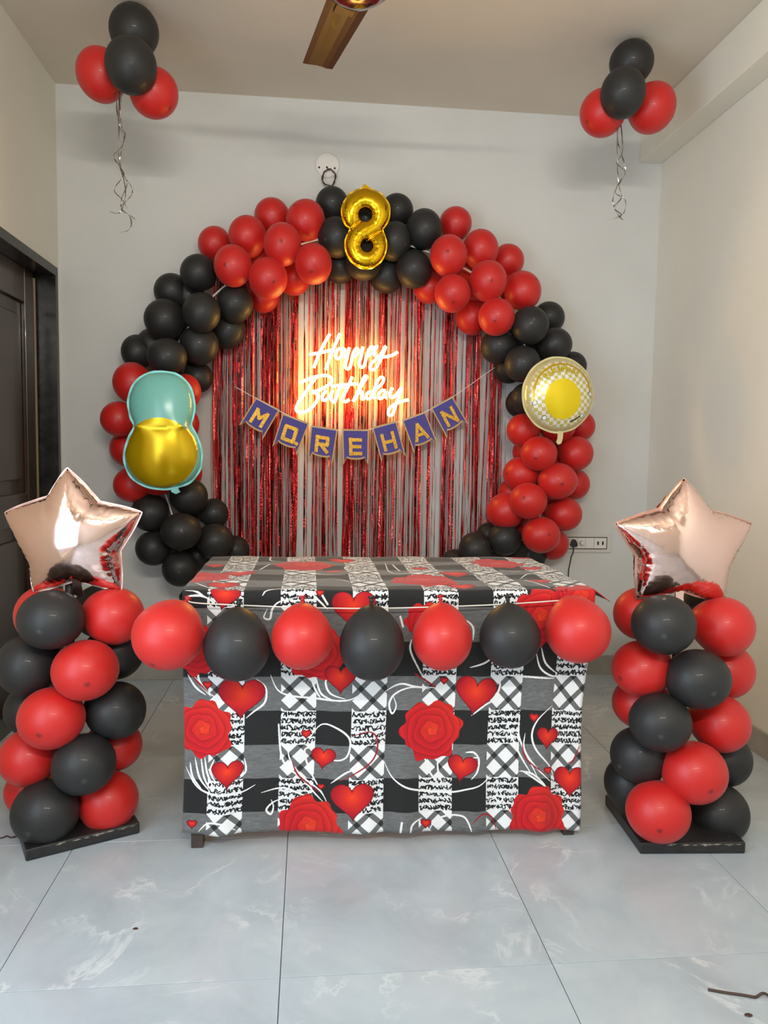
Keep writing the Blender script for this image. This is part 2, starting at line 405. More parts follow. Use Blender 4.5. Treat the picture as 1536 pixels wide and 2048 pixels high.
YCL = 3.56
CL = [(362, 1130), (352, 1060), (335, 1000), (318, 950), (308, 890), (312, 830), (325, 770), (350, 700), (395, 630), (440, 580), (505, 535), (570, 500), (640, 478), (700, 470), (760, 475), (840, 498), (905, 525), (965, 560), (1010, 610), (1045, 680), (1070, 750), (1090, 820), (1105, 880), (1100, 950), (1085, 1020), (1050, 1075), (990, 1100), (930, 1112)]
CLW = [onY(x, y, YCL) for x, y in CL]
LAY = {0: 3.395, 1: 3.49, 2: 3.60, 3: 3.535, 4: 3.622}
ARCH = [
 # lower left black block
 (300, 1026, 39, 38, 1, 'k', "black balloon at the arch's lower left, left of the middle, behind the star's right arm"),
 (378, 993, 39, 37, 1, 'k', "black balloon topping the arch's lower left black block, below the red block"),
 (362, 1063, 41, 38, 0, 'k', "front centre black balloon of the arch's lower left black block"),
 (427, 1027, 31, 31, 2, 'k', "small black balloon at the lower left block's right rim beside the red fringe"),
 (431, 1083, 38, 37, 1, 'k', "black balloon right of the lower left block's centre, above the table's back corner"),
 (470, 1101, 30, 31, 2, 'k', "low black balloon furthest right in the lower left block, before the fringe"),
 (306, 1097, 35, 36, 1, 'k', "black balloon on the lower left block's outer edge, second from the arch's foot"),
 (360, 1137, 36, 37, 1, 'k', "lowest black balloon at the arch's left foot, behind the table corner"),
 # left red block
 (264, 765, 39, 41, 1, 'r', "red balloon at the top left of the teal and gold foil balloon"),
 (368, 785, 33, 38, 1, 'r', "orange-lit red balloon right of the teal foil balloon's top"),
 (238, 838, 38, 36, 1, 'r', "red balloon jutting out furthest left on the arch"),
 (257, 897, 38, 38, 2, 'r', "red balloon left of the gold belly of the foil balloon"),
 (265, 969, 40, 36, 1, 'r', "lowest red balloon on the arch's left outer edge, below the foil balloon"),
 (366, 850, 33, 36, 2, 'r', "red balloon half hidden right of the teal and gold foil balloon's waist"),
 (372, 945, 33, 36, 2, 'r', "red balloon peeping out at the lower right of the gold foil belly"),
 (315, 958, 36, 34, 1, 'r', "red balloon under the bottom tail of the teal and gold foil balloon"),
 (316, 880, 40, 40, 3, 'r', "red balloon hidden behind the teal and gold foil balloon"),
 # upper left black block
 (396, 545, 36, 37, 1, 'k', "black balloon highest in the arch's upper left black block, below red ones"),
 (403, 625, 38, 40, 0, 'k', "front black balloon in the middle of the arch's upper left black block"),
 (470, 608, 37, 38, 1, 'k', "black balloon at the upper left block's right, touching the orange-lit red ones"),
 (343, 582, 35, 36, 2, 'k', "black balloon on the outer rim of the arch's upper left shoulder"),
 (329, 638, 41, 41, 1, 'k', "big black balloon on the arch's upper left outer rim, under the shoulder one"),
 (456, 660, 35, 40, 2, 'k', "black balloon on the upper left block's inner rim against the red fringe"),
 (399, 690, 39, 40, 1, 'k', "black balloon below the front one in the upper left black block"),
 (334, 713, 40, 37, 0, 'k', "front black balloon just above the teal foil balloon's top"),
 (275, 704, 33, 35, 2, 'k', "black balloon at the far left outer rim above the left red block"),
 (394, 755, 32, 33, 2, 'k', "lowest black balloon of the upper left block on the arch's inner rim"),
 # top left red block
 (565, 489, 38, 43, 0, 'r', "front red balloon nearest the top in the arch's upper left red block"),
 (466, 532, 38, 42, 0, 'r', "front red balloon furthest left in the arch's upper left red block"),
 (536, 557, 39, 42, 0, 'r', "front red balloon with orange glow, lowest of the upper left red block"),
 (627, 528, 37, 42, 0, 'r', "front red balloon with orange glow beside the black top block, left of the 8"),
 (495, 472, 38, 42, 1, 'r', "red balloon second from left on the upper left block's outer rim"),
 (611, 440, 38, 43, 1, 'r', "red balloon on the arch's rim touching the black balloons under the wall plate"),
 (544, 432, 35, 37, 2, 'r', "red balloon third from left on the upper left block's outer rim"),
 (429, 487, 33, 35, 2, 'r', "leftmost red balloon on the outer rim of the upper left red block"),
 (588, 558, 33, 34, 2, 'r', "red balloon tucked behind on the inner rim between two orange-lit red ones"),
 (526, 593, 31, 34, 2, 'r', "lowest red balloon of the upper left red block, above the fringe"),
 # top black block around the 8
 (664, 407, 33, 34, 2, 'k', "black balloon right under the coiled cable of the wall plate"),
 (673, 475, 37, 41, 1, 'k', "black balloon left of the gold 8 balloon's waist"),
 (680, 535, 33, 33, 2, 'k', "black balloon at the inner rim, lower left of the gold 8"),
 (727, 523, 36, 40, 1, 'k', "black balloon directly under the gold 8 balloon"),
 (794, 421, 33, 34, 2, 'k', "black balloon on the outer rim, upper right of the gold 8"),
 (788, 483, 34, 40, 1, 'k', "black balloon right of the gold 8 balloon's lower loop"),
 (848, 458, 36, 42, 1, 'k', "black balloon on the outer rim beside the upper right red block"),
 (828, 539, 36, 40, 1, 'k', "black balloon with visible tip on the inner rim right of the gold 8"),
 (773, 551, 35, 37, 2, 'k', "lowest black balloon of the arch's top, right of the one under the 8"),
 (731, 440, 36, 40, 3, 'k', "black balloon hidden behind the gold 8, seen through its loops"),
 # top right red block
 (911, 447, 33, 34, 2, 'r', "topmost red balloon of the arch's upper right red block"),
 (897, 511, 38, 41, 0, 'r', "front red balloon nearest the gold 8 in the upper right red block"),
 (961, 499, 36, 42, 1, 'r', "red balloon second along the upper right block's outer rim"),
 (1016, 521, 33, 33, 2, 'r', "red balloon third along the upper right block's outer rim"),
 (976, 562, 38, 41, 0, 'r', "front red balloon in the middle of the upper right red block"),
 (905, 587, 36, 39, 0, 'r', "front red balloon with orange left side on the inner rim, upper right block"),
 (1045, 581, 36, 41, 1, 'r', "red balloon furthest right on the outer rim of the upper right block"),
 (858, 575, 33, 33, 2, 'r', "red balloon half behind the black one with visible tip, above the fringe"),
 (944, 635, 35, 36, 2, 'r', "red balloon behind on the inner rim, left of the lowest front one"),
 (993, 634, 37, 38, 0, 'r', "lowest front red balloon of the upper right red block, above black ones"),
 # right black block
 (1060, 651, 38, 39, 0, 'k', "front black balloon at the top of the arch's right black block"),
 (1098, 635, 31, 33, 2, 'k', "black balloon at the outer rim, topmost behind in the right black block"),
 (1109, 689, 37, 34, 1, 'k', "black balloon on the right block's outer rim above the round foil balloon"),
 (996, 693, 37, 35, 1, 'k', "black balloon on the right block's inner rim, left of the front ones"),
 (1045, 728, 37, 37, 0, 'k', "front black balloon touching the round checked foil balloon's upper left"),
 (1145, 732, 29, 29, 2, 'k', "black balloon half hidden at the round foil balloon's upper right"),
 (1018, 735, 32, 33, 2, 'k', "black balloon behind on the inner rim where the banner string ends"),
 (1053, 797, 33, 32, 1, 'k', "black balloon at the left edge of the round checked foil balloon"),
 (1040, 806, 30, 30, 2, 'k', "black balloon behind, lowest on the right block's inner rim"),
 (1105, 775, 37, 38, 3, 'k', "black balloon hidden behind the round checked foil balloon"),
 # right red block
 (1047, 861, 34, 35, 1, 'r', "red balloon below left of the round foil balloon"),
 (1115, 850, 37, 36, 1, 'r', "red balloon behind the round foil balloon's tail"),
 (1160, 852, 31, 31, 2, 'r', "red balloon below right of the round checked foil balloon"),
 (1078, 907, 37, 35, 0, 'r', "front red balloon just left of the round foil balloon's tail end"),
 (1152, 907, 36, 35, 1, 'r', "red balloon on the outer rim, right of the foil balloon's tail end"),
 (1042, 948, 38, 35, 1, 'r', "red balloon on the right red block's inner rim, second from its top"),
 (1115, 962, 40, 37, 0, 'r', "front red balloon in the middle of the right red block"),
 (1147, 968, 34, 32, 2, 'r', "red balloon behind on the outer rim at the middle of the right block"),
 (1056, 905, 32, 32, 2, 'r', "red balloon almost hidden between the two upper inner ones of the right block"),
 (1056, 1002, 39, 37, 0, 'r', "front red balloon on the right block's inner half, above the lowest front one"),
 (1022, 985, 27, 28, 2, 'r', "small red balloon behind on the inner rim next to the fringe"),
 (1010, 1022, 40, 35, 1, 'r', "red balloon on the inner rim, lowest left of the right red block"),
 (1128, 1028, 38, 35, 1, 'r', "red balloon on the outer rim just above the wall socket"),
 (1082, 1070, 39, 37, 0, 'r', "lowest front red balloon of the right red block, left of the socket"),
 (1106, 1088, 32, 33, 2, 'r', "red balloon behind the lowest front one, touching the socket plate"),
 # lower right black block
 (1009, 1078, 35, 34, 1, 'k', "largest black balloon showing above the table's back right"),
 (978, 1072, 26, 29, 2, 'k', "black balloon behind, topmost of the lower right black block beside the fringe"),
 (950, 1098, 33, 35, 1, 'k', "black balloon second from left above the table's back edge on the right"),
 (910, 1126, 30, 28, 2, 'k', "black balloon barely showing over the table's back edge, leftmost of its block"),
 (1062, 1112, 31, 30, 2, 'k', "black balloon low between the red ones and the table's back right corner"),
]
FILL = [
 (338, 1075, 'k', 'between the two outer ones of the lower left block'),
 (398, 1056, 'k', "in the middle of the lower left block's right half"),
 (396, 1112, 'k', 'just above the table corner in the lower left block'),
 (300, 812, 'r', 'left of the teal foil balloon between two outer red ones'),
 (300, 932, 'r', "left of the foil balloon's tail"),
 (345, 905, 'r', 'to the right of the gold foil belly'),
 (368, 668, 'k', 'between the big outer and front ones of the upper left block'),
 (432, 645, 'k', "right of the upper left block's front middle one"),
 (376, 590, 'k', 'under the highest one of the upper left block'),
 (305, 690, 'k', 'under the big outer one of the upper left block'),
 (366, 742, 'k', "right above the teal foil balloon's top"),
 (516, 512, 'r', 'in the centre of the upper left red block'),
 (592, 488, 'r', 'right of the topmost front one in the upper left red block'),
 (482, 515, 'r', 'above the leftmost front one of the upper left red block'),
 (580, 528, 'r', 'between the two lower front ones of the upper left red block'),
 (700, 485, 'k', 'left behind the gold 8'),
 (765, 495, 'k', 'right behind the gold 8'),
 (815, 488, 'k', "in the gap right of the gold 8's lower loop"),
 (935, 540, 'r', 'in the centre of the upper right red block'),
 (1008, 580, 'r', 'near the outer rim of the upper right red block'),
 (950, 592, 'r', 'above the lower inner ones of the upper right red block'),
 (880, 548, 'r', 'beside the black ones in the upper right red block'),
 (1030, 690, 'k', 'in the centre of the right black block'),
 (1078, 708, 'k', 'near the outer rim of the right black block'),
 (1100, 912, 'r', "below the round foil balloon's tail"),
 (1085, 948, 'r', 'in the upper centre of the right red block'),
 (1088, 1000, 'r', 'in the lower centre of the right red block'),
 (1050, 1042, 'r', 'above the lower right black block'),
 (1036, 1098, 'k', 'beside the lowest front red one on the right'),
 (980, 1106, 'k', 'in the middle of the lower right black block'),
]
ARCH += [(x, y, 33, 34, 4, c, 'rear %s balloon glimpsed %s' % ('red' if c == 'r' else 'black', p)) for x, y, c, p in FILL]
for cx, cy, rx, ry, ly, col, lab in ARCH:
    c = onY(cx, cy, LAY[ly])
    near = min(CLW, key=lambda p: (p-c).length)
    tip = c-near
    if ly == 0: tip = Vector((tip.x*.75, tip.y, tip.z*.75))
    px_balloon(cx, cy, rx, ry, LAY[ly], tip, col, lab, 'latex balloons of the arch')

LCX, LCY, RCX, RCY = -.69, 2.245, 1.10, 2.12
COLS = [
 # left column: cx, cy, rx, ry, depth, colour
 ('L', 102, 1239, 66, 60, -.12, 'k', "front black balloon right under the left star, top row of the left column"),
 ('L', 228, 1232, 62, 58, -.03, 'r', "red balloon under the left star's right leg, top row of the left column"),
 ('L', 90, 1230, 60, 60, .03, 'r', "red balloon peeping out left behind the left column's top black one"),
 ('L', 200, 1222, 54, 54, .13, 'k', "black balloon behind, in the left column's top row under the star's tail"),
 ('L', 171, 1340, 66, 61, -.12, 'r', "front red balloon in the left column's second row, tip towards the viewer"),
 ('L', 55, 1331, 62, 62, -.05, 'k', "black balloon on the left side of the left column's second row"),
 ('L', 233, 1303, 57, 56, .05, 'k', "black balloon on the right of the left column's second row, beside the table"),
 ('L', 103, 1436, 66, 62, -.12, 'r', "front red balloon in the left column's third row"),
 ('L', 232, 1421, 61, 58, -.03, 'k', "black balloon on the right of the left column's third row"),
 ('L', 65, 1418, 56, 53, .05, 'k', "black balloon behind on the left of the left column's third row"),
 ('L', 168, 1528, 63, 61, -.12, 'k', "front black balloon in the left column's fourth row"),
 ('L', 57, 1515, 59, 57, -.05, 'r', "red balloon on the left of the left column's fourth row"),
 ('L', 230, 1490, 56, 50, .06, 'r', "red balloon on the right of the left column's fourth row, partly hidden"),
 ('L', 91, 1624, 67, 64, -.10, 'k', "front black balloon on the left column's base board"),
 ('L', 217, 1602, 60, 60, -.02, 'r', "red balloon on the right of the left column's bottom row"),
 ('L', 65, 1580, 56, 50, .06, 'r', "red balloon on the left of the left column's bottom row, behind the black one"),
 ('L', 180, 1575, 55, 52, .12, 'k', "black balloon at the back of the left column's bottom row"),
 ('R', 1327, 1249, 64, 61, -.12, 'k', "front black balloon right under the right star, top row of the right column"),
 ('R', 1447, 1253, 62, 60, -.03, 'r', "red balloon under the right star's right leg, top row of the right column"),
 ('R', 1283, 1227, 58, 53, .04, 'r', "red balloon on the left of the right column's top row"),
 ('R', 1402, 1214, 52, 50, .13, 'k', "black balloon behind the star's tail in the right column's top row"),
 ('R', 1396, 1358, 65, 60, -.12, 'k', "front black balloon in the right column's second row"),
 ('R', 1283, 1337, 62, 56, -.03, 'r', "red balloon on the left of the right column's second row"),
 ('R', 1451, 1341, 58, 56, .04, 'r', "red balloon on the right of the right column's second row"),
 ('R', 1320, 1444, 62, 59, -.12, 'k', "front black balloon in the right column's third row"),
 ('R', 1441, 1447, 60, 57, -.04, 'r', "red balloon on the right of the right column's third row"),
 ('R', 1279, 1404, 57, 51, .05, 'r', "red balloon half hidden on the left of the right column's third row"),
 ('R', 1389, 1545, 65, 62, -.12, 'r', "front red balloon in the right column's fourth row"),
 ('R', 1278, 1511, 58, 57, -.03, 'k', "black balloon on the left of the right column's fourth row"),
 ('R', 1447, 1517, 56, 55, .04, 'k', "black balloon on the right of the right column's fourth row"),
 ('R', 1316, 1623, 64, 61, -.12, 'r', "front red balloon on the right column's base board"),
 ('R', 1438, 1625, 60, 58, -.03, 'k', "black balloon on the right of the right column's bottom row"),
 ('R', 1261, 1565, 54, 53, .04, 'k', "black balloon on the left of the right column's bottom row, behind the others"),
]
for sd, cx, cy, rx, ry, dy, col, lab in COLS:
    px0, py0 = (LCX, LCY) if sd == 'L' else (RCX, RCY)
    c = onY(cx, cy, py0+dy); tip = Vector((c.x-px0, c.y-py0-.02, -.03))
    if dy < -.09: tip.x *= .6
    px_balloon(cx, cy, rx, ry, py0+dy, tip, col, lab, 'latex balloons of the two columns')

YS = 1.962
STR = [(336, 1271, 73, 72, 'r', (-.35, -.75, -.75), 'leftmost'), (474, 1292, 67, 75, 'k', (0, -.5, -1), 'second from left'), (604, 1276, 63, 67, 'r', (0, -.5, -1), 'third from left'),
       (744, 1290, 66, 76, 'k', (0, -.35, -1), 'middle'), (884, 1277, 61, 68, 'r', (0, -.35, -1), 'third from right'), (1020, 1275, 62, 65, 'k', (0, -.35, -1), 'second from right'), (1156, 1262, 66, 68, 'r', (.25, -.5, -1), 'rightmost')]
for cx, cy, rx, ry, col, tip, wh in STR:
    px_balloon(cx, cy, rx, ry*.95, YS, tip, col, "%s %s balloon of the seven strung along the table front" % (wh, 'red' if col == 'r' else 'black'), 'balloons on the string before the table', True)

def ceiling_cluster(lst, side):
    top = lst[0]
    Y = 3.0
    for _ in range(20):
        c = onY(top[0], top[1], Y); r = top[3]*Y/F
        Y += (c.z+r*.99-ZC)*-1.2 if c.z+r > ZC else (ZC-c.z-r)*1.2
        Y = max(2.5, min(3.4, Y))
    cen = onY(sum(l[0] for l in lst)/4, sum(l[1] for l in lst)/4+8, Y)
    for cx, cy, rx, ry, dy, col, lab in lst:
        c = onY(cx, cy, Y+dy); px_balloon(cx, cy, rx, ry, Y+dy, c-cen, col, lab, 'balloons in the clusters under the ceiling')
    return Y
YCLUL = ceiling_cluster([(268, 62, 49, 52, .0, 'k', 'black balloon touching the ceiling in the left ceiling cluster'),
                 (262, 131, 51, 55, -.16, 'k', 'front black balloon in the left ceiling cluster with a gold glint'),
                 (202, 150, 49, 53, -.03, 'r', 'red balloon on the left of the left ceiling cluster'),
                 (308, 186, 47, 51, -.03, 'r', 'red balloon on the right of the left ceiling cluster')], 'left')
YCLUR = ceiling_cluster([(1263, 125, 44, 43, .0, 'k', 'black balloon touching the ceiling in the right ceiling cluster'),
                 (1246, 186, 44, 49, -.15, 'k', 'front black balloon in the right ceiling cluster near the beam'),
                 (1205, 226, 45, 47, -.03, 'r', 'red balloon on the left of the right ceiling cluster'),
                 (1304, 216, 47, 50, -.03, 'r', 'red balloon on the right of the right ceiling cluster by the beam')], 'right')

def ribbons(ox, oy, sc, Y, strands, label):
    t = thing('curling_ribbon', onY(ox+strands[0][-1][0]/sc, oy+strands[0][-1][1]/sc, Y), label, 'ribbon', 'ribbons hanging from the ceiling clusters')
    for k, s in enumerate(strands):
        pts = [onY(ox+x/sc, oy+y/sc, Y+.012*math.sin(i*1.7+k*2)) for i, (x, y) in enumerate(s)]
        P = catmull(pts, 6); V, Fc = [], []
        for i, p in enumerate(P):                # a flat curling band
            a = i*.35+k; wv = Vector((math.cos(a), math.sin(a), .1))*.0024
            tv_ = Vector((-math.sin(a), math.cos(a), 0))*.0004
            V += [p-wv-tv_, p+wv-tv_, p+wv+tv_, p-wv+tv_]
        for i in range(len(P)-1):
            for q in range(4):
                q2 = (q+1) % 4; Fc.append((i*4+q, i*4+q2, i*4+4+q2, i*4+4+q))
        mk('strand', V, Fc, M_silver, t)
ribbons(0, 0, 3.94, YCLUL-.06, [
    [(935, 620), (920, 800), (925, 900), (940, 980), (975, 1080), (965, 1150), (905, 1210), (900, 1250), (935, 1300), (960, 1360), (990, 1410), (1035, 1470), (1040, 1530), (1000, 1580), (955, 1625), (970, 1665), (1030, 1700), (1065, 1730)],
    [(950, 620), (945, 770), (945, 900), (960, 1000), (985, 1060), (960, 1180), (940, 1290), (975, 1380), (900, 1490), (950, 1560), (975, 1590), (1000, 1640)],
    [(960, 640), (940, 1000), (940, 1290), (1000, 1440), (960, 1560), (955, 1640), (1020, 1700), (1035, 1770), (1000, 1820), (935, 1830)],
    [(945, 640), (935, 1200), (990, 1500), (955, 1660), (910, 1680), (865, 1665)]], 'silver curling ribbons hanging from the left ceiling balloon cluster')
ribbons(768, 0, 2, YCLUR-.06, [
    [(935, 430), (935, 560), (945, 600), (965, 680), (945, 730), (925, 770), (965, 800), (960, 850), (930, 870), (900, 880)],
    [(940, 430), (955, 600), (930, 650), (965, 690), (935, 740), (915, 800), (930, 850), (955, 880)],
    [(938, 430), (932, 620), (940, 740), (950, 790), (920, 830), (950, 860), (925, 878)]], 'silver curling ribbons hanging from the right ceiling balloon cluster')

# ------------------------------------------------------------------ foil balloons
def foil(outline, holes, H, spacing, pins=(), pinh=.25, pleat=.0, pleat_len=.02, pleat_wave=.012, weight=None, power=.5):
    """inflate a flat outline (2D, metres): solves a membrane over a triangulation and takes its root"""
    rings = [outline]+list(holes)
    pts, edges, bidx = [], [], []
    for r in rings:
        n0 = len(pts); pts += [tuple(p) for p in r]
        edges += [(n0+i, n0+(i+1) % len(r)) for i in range(len(r))]
    nb = len(pts)
    pinset = []
    for pl in pins:
        L = sum((Vector(pl[i+1])-Vector(pl[i])).length for i in range(len(pl)-1)); n = max(2, int(L/spacing*1.4))
        q = catmull([(a, b, 0) for a, b in pl], max(2, n//(len(pl)-1)))
        n0 = len(pts)
        for v in q: pts.append((v.x, v.y))
        edges += [(n0+i, n0+i+1) for i in range(len(q)-1)]
        pinset += list(range(n0, len(pts)))
    A = np.array([p for r in rings for p in r])
    segs = [(np.array(r), np.roll(np.array(r), -1, 0)) for r in rings]
    xs = [p[0] for p in outline]; ys = [p[1] for p in outline]
    cand = []
    y = min(ys); row = 0
    while y <= max(ys):
        x = min(xs)+(spacing/2 if row % 2 else 0)
        while x <= max(xs): cand.append((x, y)); x += spacing
        y += spacing*.866; row += 1
    cand = np.array(cand)
    def inside(P, R, R2):
        c = np.zeros(len(P), bool)
        for a, b in zip(R, R2):
            cond = (a[1] > P[:, 1]) != (b[1] > P[:, 1])
            with np.errstate(divide='ignore', invalid='ignore'):
                xx = (b[0]-a[0])*(P[:, 1]-a[1])/(b[1]-a[1])+a[0]
            c ^= cond & (P[:, 0] < xx)
        return c
    def segdist(P):
        best = np.full(len(P), 9.); arc = np.zeros(len(P)); s0 = 0
        for R, R2 in segs:
            for a, b in zip(R, R2):
                ab = b-a; L = np.hypot(*ab)+1e-9
                t = np.clip(((P-a)@ab)/L**2, 0, 1); d = np.hypot(*(P-a-t[:, None]*ab).T)
                m = d < best; best[m] = d[m]; arc[m] = s0+t[m]*L; s0 += L
            s0 += 1
        return best, arc
    m = inside(cand, *segs[0])
    for R, R2 in segs[1:]: m &= ~inside(cand, R, R2)
    cand = cand[m]; d, _ = segdist(cand); cand = cand[d > spacing*.45]
    if pinset:
        pp = np.array([pts[i] for i in pinset])
        dd = np.sqrt(((cand[:, None]-pp[None])**2).sum(2)).min(1); cand = cand[dd > spacing*.5]
    # extra rings near the seam so that it rounds off
    pts += [tuple(c) for c in cand]
    vo, eo, fo, ov, _, _ = delaunay_2d_cdt([Vector(p) for p in pts], edges, [], 0, 1e-7)
    P = np.array([(v.x, v.y) for v in vo]); n = len(P)
    role = np.zeros(n, int)
    for i, src in enumerate(ov):
        for s in src:
            if s < nb: role[i] = 1
            elif s in pinset and role[i] == 0: role[i] = 2
    tri = np.array([f for f in fo if len(f) == 3])
    cen = P[tri].mean(1); keep = inside(cen, *segs[0])
    for R, R2 in segs[1:]: keep &= ~inside(cen, R, R2)
    tri = tri[keep]
    # cotangent-free graph Laplacian with area load
    Lm = np.zeros((n, n)); load = np.zeros(n)
    for a, b, c in tri:
        pa, pb, pc = P[a], P[b], P[c]
        ar = abs(np.cross(pb-pa, pc-pa))/2+1e-12
        for i, j, k in ((a, b, c), (b, c, a), (c, a, b)):
            load[i] += ar/3
            u, v = P[i]-P[k], P[j]-P[k]; ct = float(u@v)/(2*ar)*.5
            Lm[i, j] -= ct; Lm[j, i] -= ct; Lm[i, i] += ct; Lm[j, j] += ct
    for i in range(n):
        if role[i] == 1 or Lm[i, i] == 0: Lm[i, :] = 0; Lm[i, i] = 1; load[i] = 0
    h = np.linalg.solve(Lm, load); hm = h.max()
    if pinset:
        for i in range(n):
            if role[i] == 2: Lm[i, :] = 0; Lm[i, i] = 1; load[i] = (pinh**(1/power))*hm*min(1, h[i]/(hm*.4))
        h = np.linalg.solve(Lm, load)
    z = np.power(np.clip(h, 0, None)/h.max(), power)*H
    if pleat:
        d, arc = segdist(P)
        wgt = weight(P) if weight else 1.
        ph = np.sin(arc/pleat_wave*2*PI)+.5*np.sin(arc/pleat_wave*2*PI*1.63+1)
        z += pleat*wgt*ph*np.exp(-d/pleat_len)*(1-np.exp(-d/(pleat_len*.18)))*(role != 1)
    z = np.maximum(z, 0)
    V = [(p[0], p[1], zz) for p, zz in zip(P, z)]
    back = {}
    for i in range(n):
        if role[i] == 1: back[i] = i
        else: back[i] = len(V); V.append((P[i][0], P[i][1], -z[i]))
    Fc = []
    for a, b, c in tri:
        if np.cross(P[b]-P[a], P[c]-P[a]) < 0: b, c = c, b
        Fc.append((a, b, c)); Fc.append((back[c], back[b], back[a]))
    return V, Fc, P, z

def flange(ring, wdt, wave=.0, out=1):
    """a flat welded seam band round a 2D ring, slightly wavy"""
    n = len(ring); V, Fc = [], []
    for i in range(n):
        a, b = Vector(ring[i-1]), Vector(ring[(i+1) % n]); t = (b-a)
        nn = Vector((t.y, -t.x)).normalized()*out
        wv = wave*math.sin(i*.6)
        p = Vector(ring[i]); q = p+nn*wdt*(1+.10*math.sin(i*.45)); p2 = p-nn*.001
        for z in (.0006, -.0006):
            V.append((p2.x, p2.y, z)); V.append((q.x, q.y, z+wv))
    for i in range(n):
        j = (i+1) % n
        a, b = i*4, j*4
        Fc += [(a, a+1, b+1, b), (a+3, a+2, b+2, b+3), (a+1, a+3, b+3, b+1)]
    return V, Fc

def resample(pts, step):
    P = [Vector((p[0], p[1])) for p in pts]; P.append(P[0]); out = []; acc = 0
    for a, b in zip(P, P[1:]):
        L = (b-a).length
        while acc < L:
            q = a+(b-a)*(acc/L if L else 0); out.append((q.x, q.y)); acc += step
        acc -= L
    return out

def ccw(r):
    s = sum(r[i-1][0]*r[i][1]-r[i][0]*r[i-1][1] for i in range(len(r)))
    return r if s > 0 else r[::-1]

class Plane:                                     # an upright plane at depth Y facing the viewer: 2D metres <-> room
    def __init__(self, cx, cy, Y, yaw=0, pitch=0):
        self.o = onY(cx, cy, Y); self.Y = Y
        self.R = Matrix.Rotation(yaw, 3, 'Z') @ Matrix.Rotation(pitch, 3, 'X')
    def to2(self, px, py): p = onY(px, py, self.Y)-self.o; return (p.x, p.z)
    def to3(self, a, b, c=0): return self.o+self.R @ Vector((a, -c, b))

def put_foil(name, pl, V, Fc, m, label, group=None, ring=None, hole_rings=(), seam_m=None, seam=.006):
    o = mk(name, [pl.to3(*v) for v in V], Fc, m, None, True, loc=pl.o)
    tag(o, label, 'balloon', group)
    for r, s in [(ring, 1)]+[(h, 1) for h in hole_rings]:
        if r is None: continue
        sv, sf = flange(r, seam, .0005, s)
        mk('seam', [pl.to3(*v) for v in sv], sf, seam_m or m, o, False)
    return o

def star(tips, notches, Y, label, yaw, pit):
    cx = sum(t[0] for t in tips)/5; cy = sum(t[1] for t in tips)/5
    pl = Plane(cx, cy, Y, yaw, pit)
    T = [Vector(pl.to2(*t)) for t in tips]; Nn = [Vector(pl.to2(*t)) for t in notches]
    ring = []
    for i in range(5):
        t, n1, t2 = T[i], Nn[i], T[(i+1) % 5]
        def arc(a, b, bulge):
            mid = (a+b)/2; nrm = mid.normalized()
            return [(a*(1-s)+b*s)+(-nrm)*bulge*4*s*(1-s) for s in [k/9 for k in range(9)]]
        ring += arc(t, n1, -.004)+arc(n1, t2, -.004)
    ring = ccw(resample([(p.x, p.y) for p in ring], .006))
    NN = np.array([(n.x, n.y) for n in Nn])
    def wgt(P):
        d = np.sqrt(((P[:, None]-NN[None])**2).sum(2)).min(1)
        return np.exp(-(d/.06)**2)+.25
    V, Fc, P, z = foil(ring, [], .088, .0085, pleat=.0052, pleat_len=.03, pleat_wave=.0125, weight=wgt, power=.52)
    o = put_foil('star_balloon', pl, V, Fc, M_rose, label, 'foil star balloons on the columns', ring, (), M_roseseam, .0035)
    # the filling tail at its bottom notch
    b = Nn[2]; prof = [(-.016, .01), (.016, .01), (.013, -.02), (.018, -.045), (.004, -.05), (-.014, -.042), (-.012, -.018)]
    prism('tail', [(b.x+x, b.y+y) for x, y in prof], .003, pl.to3, M_rose, o)
    return o
star([(138, 936), (289, 1023), (243, 1181), (60, 1187), (4, 1026)], [(204, 1003), (243, 1100), (152, 1160), (55, 1120), (97, 993)], LCY-.03, 'shiny rose-gold foil star balloon on top of the left balloon column', -.12, .06)
star([(1362, 956), (1511, 1048), (1455, 1208), (1273, 1196), (1222, 1045)], [(1419, 1020), (1459, 1126), (1362, 1181), (1268, 1110), (1315, 1016)], RCY-.02, 'shiny rose-gold foil star balloon on top of the right balloon column', .1, .06)

# number 8
pl8 = Plane(733, 456, 3.372)
def z8(x, y): return pl8.to2(660+x/10.24, 360+y/10.24)
ring8 = [z8(*p) for p in [(700, 175), (860, 205), (1010, 270), (1120, 375), (1200, 510), (1215, 660), (1195, 800), (1130, 930), (1075, 1010), (1085, 1080), (1130, 1190), (1150, 1340), (1130, 1480), (1075, 1610), (980, 1720), (860, 1790), (730, 1815), (600, 1780), (480, 1700), (390, 1590), (330, 1440), (318, 1290), (345, 1160), (400, 1060), (415, 1000), (330, 920), (270, 800), (245, 660), (265, 520), (330, 390), (430, 280), (560, 210)]]
ring8 = ccw(resample([(v.x, v.y) for v in catmull([(a, b, 0) for a, b in ring8], 6, True)], .0042))
def hole8(cx, cy, rx, ry): return ccw(resample([z8(cx+rx*math.cos(t*.1745), cy+ry*math.sin(t*.1745)) for t in range(36)], .0042))
h8 = [hole8(720, 730, 120, 125), hole8(752, 1350, 105, 120)]
V, Fc, P, z = foil(ring8, h8, .036, .0048, pins=[[z8(410, 1000), z8(540, 910), z8(650, 845)], [z8(790, 1215), z8(930, 1110), z8(1080, 1030)]], pinh=.12, pleat=.0028, pleat_len=.012, pleat_wave=.0125)
o8 = put_foil('number_balloon', pl8, V, Fc, M_gold, 'gold foil balloon shaped as the number 8 at the top of the arch', None, ring8, (), seam=.005)
prism('tail', [z8(640, 190), z8(700, 75), z8(860, 190), z8(760, 210)], .002, pl8.to3, M_gold, o8)

